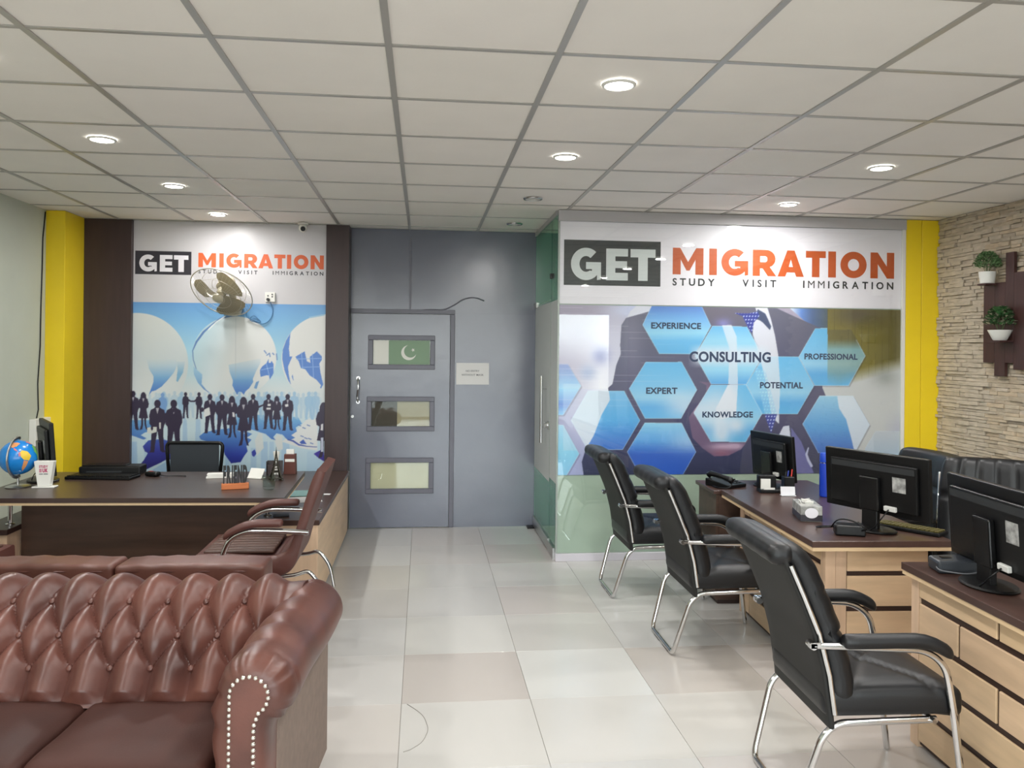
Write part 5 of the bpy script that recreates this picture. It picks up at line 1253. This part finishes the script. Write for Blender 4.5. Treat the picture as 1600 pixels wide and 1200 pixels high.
# monitor on the left desk, side on
lm = monitor('black monitor seen edge on at the left end of the large desk', on(-2.44, 5.62, ZD), math.radians(31), .46, .34, .055, math.radians(4))
o = keyboard('black keyboard lying in front of the left desk monitor', on(-2.13, 5.69, ZD), math.radians(-8), m_black)
pr = thing('printer', 'flat black printer lying behind the keyboard on the large desk', 'printer', (-2.13, 5.872, ZD), .02)
bm = NB(); box(bm, -.20, .20, -.075, .075, 0, .062, .010, None, 2); mk('body', bm, m_black, pr); boxo('lid', mat('black_gloss'), -.185, .10, -.06, .06, .0622, .070, pr, .002); boxo('paper_slot', m_grey_pl, -.15, .08, -.0765, -.0752, .02, .032, pr)
ms = thing('computer_mouse', 'dark mouse with a red mark on the large desk right of the keyboard', 'mouse', (-1.83, 5.76, ZD), -.4)
bm = NB(); rbox(bm, (0, 0, .0165), (.10, .06, .033), .016, (3, 3, 2)); mk('body', bm, m_black, ms, smooth=True); boxo('red_mark', mat('red_mark', (150, 40, 38), .4), -.03, .0, -.012, .012, .0325, .0345, ms, .001)
bm = NB(); tube(bm, [(.05, 0, .012), (.10, .01, .006), (.15, .05, .004), (.22, .06, .004)], .003, 6, .04); mk('cable', bm, m_black, ms, smooth=True)
# name sign
fs_ = thing('word_sign', 'black FRIEND letters standing on an orange wooden block on the large desk', 'sign', (-1.165, 5.225, ZD), math.radians(14))
boxo('wooden_block', mat('oak_orange', (186, 106, 56), .5, var=.2, scale=5, stretch=(1, 8, 8)), -.082, .082, -.022, .022, 0, .036, fs_, .003)
letters(fs_, 'FRIEND', -.072, .072, .004, .0355, .112, mat('sign_black', (16, 16, 18), .45), .06, .006)
o = None
t = thing('card_stack', 'stack of white cards on the desk behind the word sign', 'cards', (-1.365, 5.68, ZD), .1)
for k in range(3): boxo('card_pack', m_white, -.085, .085, -.03, .03, k * .0102, k * .0102 + .010, t, .001, loc=(R.uniform(-.01, .01), 0, 0), rot=(0, 0, R.uniform(-.06, .06)))
t = thing('card_easel', 'white tilted card holder standing on the large desk', 'card holder', (-1.13, 5.63, ZD), math.radians(-25))
bm = NB(); box(bm, -.055, .055, -.003, .003, .004, .075, 0, Matrix.Rotation(-.6, 4, 'X')); mk('card', bm, m_white, t); boxo('foot', m_white, -.055, .055, -.012, .05, 0, .0045, t, .001)
t = thing('glass_tumbler', 'clear glass tumbler near the right end of the large desk', 'glass', (-.955, 5.20, ZD), 0)
bm = NB(); lathe(bm, [(0, 0), (.030, 0), (.038, .01), (.041, .088), (.0385, .088), (.035, .018), (0, .016)], 28); mk('tumbler', bm, glass('tumbler_glass', (244, 250, 247), 0, 1.25), t, smooth=True)
t = thing('tower_model', 'small dark metal lattice tower souvenir on the large desk', 'souvenir', (-.975, 5.56, ZD), .35)
m_brz = mat('dark_bronze', (58, 54, 46), .4, metal=.6)
bm = NB()
for sx_ in (-1, 1):
    for sy_ in (-1, 1): tube(bm, [(sx_ * .036, sy_ * .036, 0), (sx_ * .024, sy_ * .024, .045), (sx_ * .013, sy_ * .013, .09), (sx_ * .005, sy_ * .005, .15), (sx_ * .001, sy_ * .001, .20)], [.0075, .006, .0045, .0035, .002], 6)
for h_, w_ in ((.01, .040), (.052, .026), (.10, .0135)): box(bm, -w_, w_, -w_, w_, h_, h_ + .006)
for k in range(7):
    z_ = .06 + k * .017; w_ = .023 * (1 - (z_ - .05) / .16); box(bm, -w_, w_, -w_ * .9, w_ * .9, z_, z_ + .003)
cyl(bm, (0, 0, .195), (0, 0, .222), .0025, .0008, 6); mk('lattice', bm, m_brz, t)
t = thing('pen_stand', 'clear pen stand with white rolled papers behind the tower souvenir', 'pen stand', (-1.02, 5.76, ZD), 0)
bm = NB(); box(bm, -.052, .052, -.03, .03, 0, .006); box(bm, -.052, .052, .027, .03, .006, .10); box(bm, -.052, -.049, -.03, .027, .006, .10); mk('frame', bm, mat('smoke_plastic', (74, 70, 72), .2), t)
bm = NB(); box(bm, -.045, -.01, -.02, .0, .0065, .075); mk('dark_photo', bm, mat('photo_dark', (60, 48, 50), .4), t)
for x_, a_ in ((.0, .10), (.022, -.12)):
    bm = NB(); cyl(bm, (x_, .008, .0065), (x_ + .17 * math.sin(a_), .008, .165), .009, .016, 12); mk('paper_roll', bm, m_white, t)
t = thing('brochure_box', 'brown leather brochure box with white slips at the back right of the large desk', 'box', (-.925, 5.83, ZD), -.06)
bm = NB(); vs = box(bm, -.042, .042, -.03, .03, 0, .14, .002)
for v in vs: v.co.x *= 1 - .12 * v.co.z / .14
mk('body', bm, mat('brown_box', (92, 50, 42), .4), t); boxo('white_slip', m_white, -.026, .026, -.012, .012, .1405, .172, t); boxo('white_label', m_white, -.030, .036, -.0325, -.0312, .088, .108, t)

# ================================================================= on the left walls
fan = thing('wall_fan', 'beige three bladed wall fan mounted on the banner', 'fan', (-1.655, 7.305, 1.955))
m_fan = mat('fan_beige', (188, 180, 158), .42); m_fanb = mat('fan_blade', (164, 156, 134), .4); m_wire = mat('fan_wire', (200, 196, 182), .3, metal=.6)
bm = NB(); rbox(bm, (0, -.055, .03), (.155, .105, .145), .035, (4, 4, 4)); mk('bracket', bm, m_fan, fan, smooth=True)
bm = NB(); box(bm, -.03, .03, -.112, -.1085, .015, .035); mk('nameplate', bm, m_grey_pl, fan)
HC = Vector((-.025, -.335, .135)); nrm = Vector((-.23, -.66, -.72)).normalized()
ax = nrm.cross(Vector((0, 0, 1))).normalized(); ay = ax.cross(nrm)
FM = Matrix((( ax.x, ay.x, nrm.x, HC.x), (ax.y, ay.y, nrm.y, HC.y), (ax.z, ay.z, nrm.z, HC.z), (0, 0, 0, 1)))
def tr(bm):
    for v in bm.verts: v.co = FM @ v.co
bm = NB(); tube(bm, [(.01, -.07, .10), (.0, -.10, .17), Vector(FM @ Vector((0, 0, -.12)))], .028, 10, .05); mk('neck', bm, m_fan, fan, smooth=True)
bm = NB(); lathe(bm, [(0, -.17), (.05, -.165), (.068, -.13), (.068, -.05), (.055, -.04), (0, -.04)], 24); tr(bm); mk('motor_housing', bm, m_fan, fan, smooth=True, angle=.6)
bm = NB(); lathe(bm, [(.040, -.03), (.040, .005), (.030, .022), (0, .030)], 24); tr(bm); hub = mk('hub', bm, m_fanb, fan, smooth=True, angle=.6)
for k in range(3):
    bm = NB(); a0 = math.radians(133 + 120 * k); n1, n2 = 10, 8; V = []
    for i in range(n1 + 1):
        r_ = .035 + (.225 - .035) * i / n1; row = []
        half = .30 + .44 * math.sin(min(1, (i / n1) * 1.15) * PI * .62)
        if i == n1: half *= .72
        for j in range(n2 + 1):
            s_ = j / n2 * 2 - 1; a = a0 + s_ * half + .18 * (i / n1); row.append(bm.verts.new((r_ * math.cos(a), r_ * math.sin(a), .012 + .030 * s_ * (.5 + .5 * i / n1))))
        V.append(row)
    for A_, B_ in zip(V, V[1:]):
        for j in range(n2): bm.faces.new((A_[j], A_[j + 1], B_[j + 1], B_[j]))
    r_ = bmesh.ops.solidify(bm, geom=bm.faces[:], thickness=.003); tr(bm); mk('blade', bm, m_fanb, fan, smooth=True, angle=.9)
bm = NB()
for rr_, zz_, th in ((.262, 0, .0045), (.19, .052, .0016), (.11, .070, .0016), (.055, .074, .002), (.19, -.05, .0016), (.11, -.065, .0016)):
    tube(bm, [(rr_ * math.cos(2 * PI * k / 48), rr_ * math.sin(2 * PI * k / 48), zz_) for k in range(48)], th, 6, closed=True)
tr(bm); mk('guard_ring', bm, m_wire, fan, smooth=True)
bm = NB()
for k in range(48):
    a = 2 * PI * k / 48; c_, s_ = math.cos(a), math.sin(a)
    tube(bm, [(.04 * c_, .04 * s_, .074), (.11 * c_, .11 * s_, .070), (.19 * c_, .19 * s_, .052), (.240 * c_, .240 * s_, .024), (.262 * c_, .262 * s_, 0)], .0007, 3)
    tube(bm, [(.262 * c_, .262 * s_, 0), (.240 * c_, .240 * s_, -.024), (.19 * c_, .19 * s_, -.05), (.07 * c_, .07 * s_, -.068)], .0007, 3)
tr(bm); o = mk('guard_wires', bm, m_wire, fan); o['kind'] = 'stuff'
bm = NB(); lathe(bm, [(.046, .072), (.046, .078), (.03, .083), (0, .084)], 24); tr(bm); mk('guard_badge', bm, m_fan, fan, smooth=True, angle=.6)
bm = NB(); tube(bm, [(.09, -.03, .04), (.13, -.05, .01), (.10, -.02, -.05), (.19, -.02, -.09), (.24, -.012, -.10), (.17, -.012, -.03), (.13, -.02, -.08), (.26, -.008, -.12), (.325, -.006, -.06), (.335, -.006, .02), (.31, -.006, .085)], .0042, 6, .05, n=5); mk('power_cord', bm, mat('cord_blue', (92, 140, 186), .5), fan, smooth=True)
sk = thing('wall_socket', 'white switch and socket plate on the banner right of the fan', 'socket', (-1.343, 7.3052, 2.077))
boxo('plate', m_white, -.043, .043, -.022, -.0002, -.043, .043, sk, .003); bm = NB(); cyl(bm, (-.015, -.0225, -.022), (-.015, -.045, -.022), .014, seg=14); mk('plug', bm, m_grey_pl, sk)
for x_, z_ in ((.018, .024), (.018, .004), (-.018, .012)):
    boxo('switch', mat('switch_dark', (84, 82, 86), .4), x_ - .006, x_ + .006, -.0255, -.0222, z_ - .006, z_ + .006, sk, .001)
cc = thing('security_camera', 'white dome security camera at the top of the left banner', 'camera', (-1.055, 7.20, ZC - .003))
bm = NB(); lathe(bm, [(0, 0), (.045, 0), (.047, -.012), (.040, -.018), (0, -.018)], 24); mk('base', bm, m_white, cc, smooth=True, angle=.5)
bm = NB(); bmesh.ops.create_uvsphere(bm, u_segments=22, v_segments=14, radius=.036, matrix=Matrix.Translation((0, 0, -.045))); mk('dome', bm, m_white, cc, smooth=True)
bm = NB(); dv = Vector((.15, -.93, -.32)).normalized(); c_ = Vector((0, 0, -.045)); cyl(bm, c_ + dv * .026, c_ + dv * .041, .022, .020, 20); mk('lens', bm, m_black, cc)
cb = NB(); tube(cb, [at(71, 331, X=XL + .004), at(67, 372, X=XL + .004), at(66, 420, X=XL + .005), at(64, 480, X=XL + .004), at(63, 540, X=XL + .006), at(59, 600, X=XL + .004), at(60, 640, X=XL + .005), at(54, 668, X=XL + .004)], .005, 6)
o = mk('wall_cable', cb, m_black, smooth=True); tag(o, 'black cable running down the cream wall by the yellow column', 'cable')
p = at(58, 675, X=XL); o = boxo('junction_box', m_white, 0, .05, -.14, .14, -.10, .11, None, .004, loc=(XL + .0005, p.y, p.z)); tag(o, 'white junction box at the foot of the black wall cable behind the monitor', 'junction box')

tb = NB(); tube(tb, [at(636, 1100, Z=.0015), at(652, 1110, Z=.0015), at(663, 1120, Z=.0015), at(670, 1140, Z=.0015), at(660, 1160, Z=.0015), at(640, 1172, Z=.0015), at(630, 1175, Z=.0015)], .0011, 5, .04)
o = mk('loose_thread', tb, mat('thread', (150, 146, 138), .8), smooth=True); tag(o, 'thin loose thread curled on the pale floor tile in the foreground', 'thread')
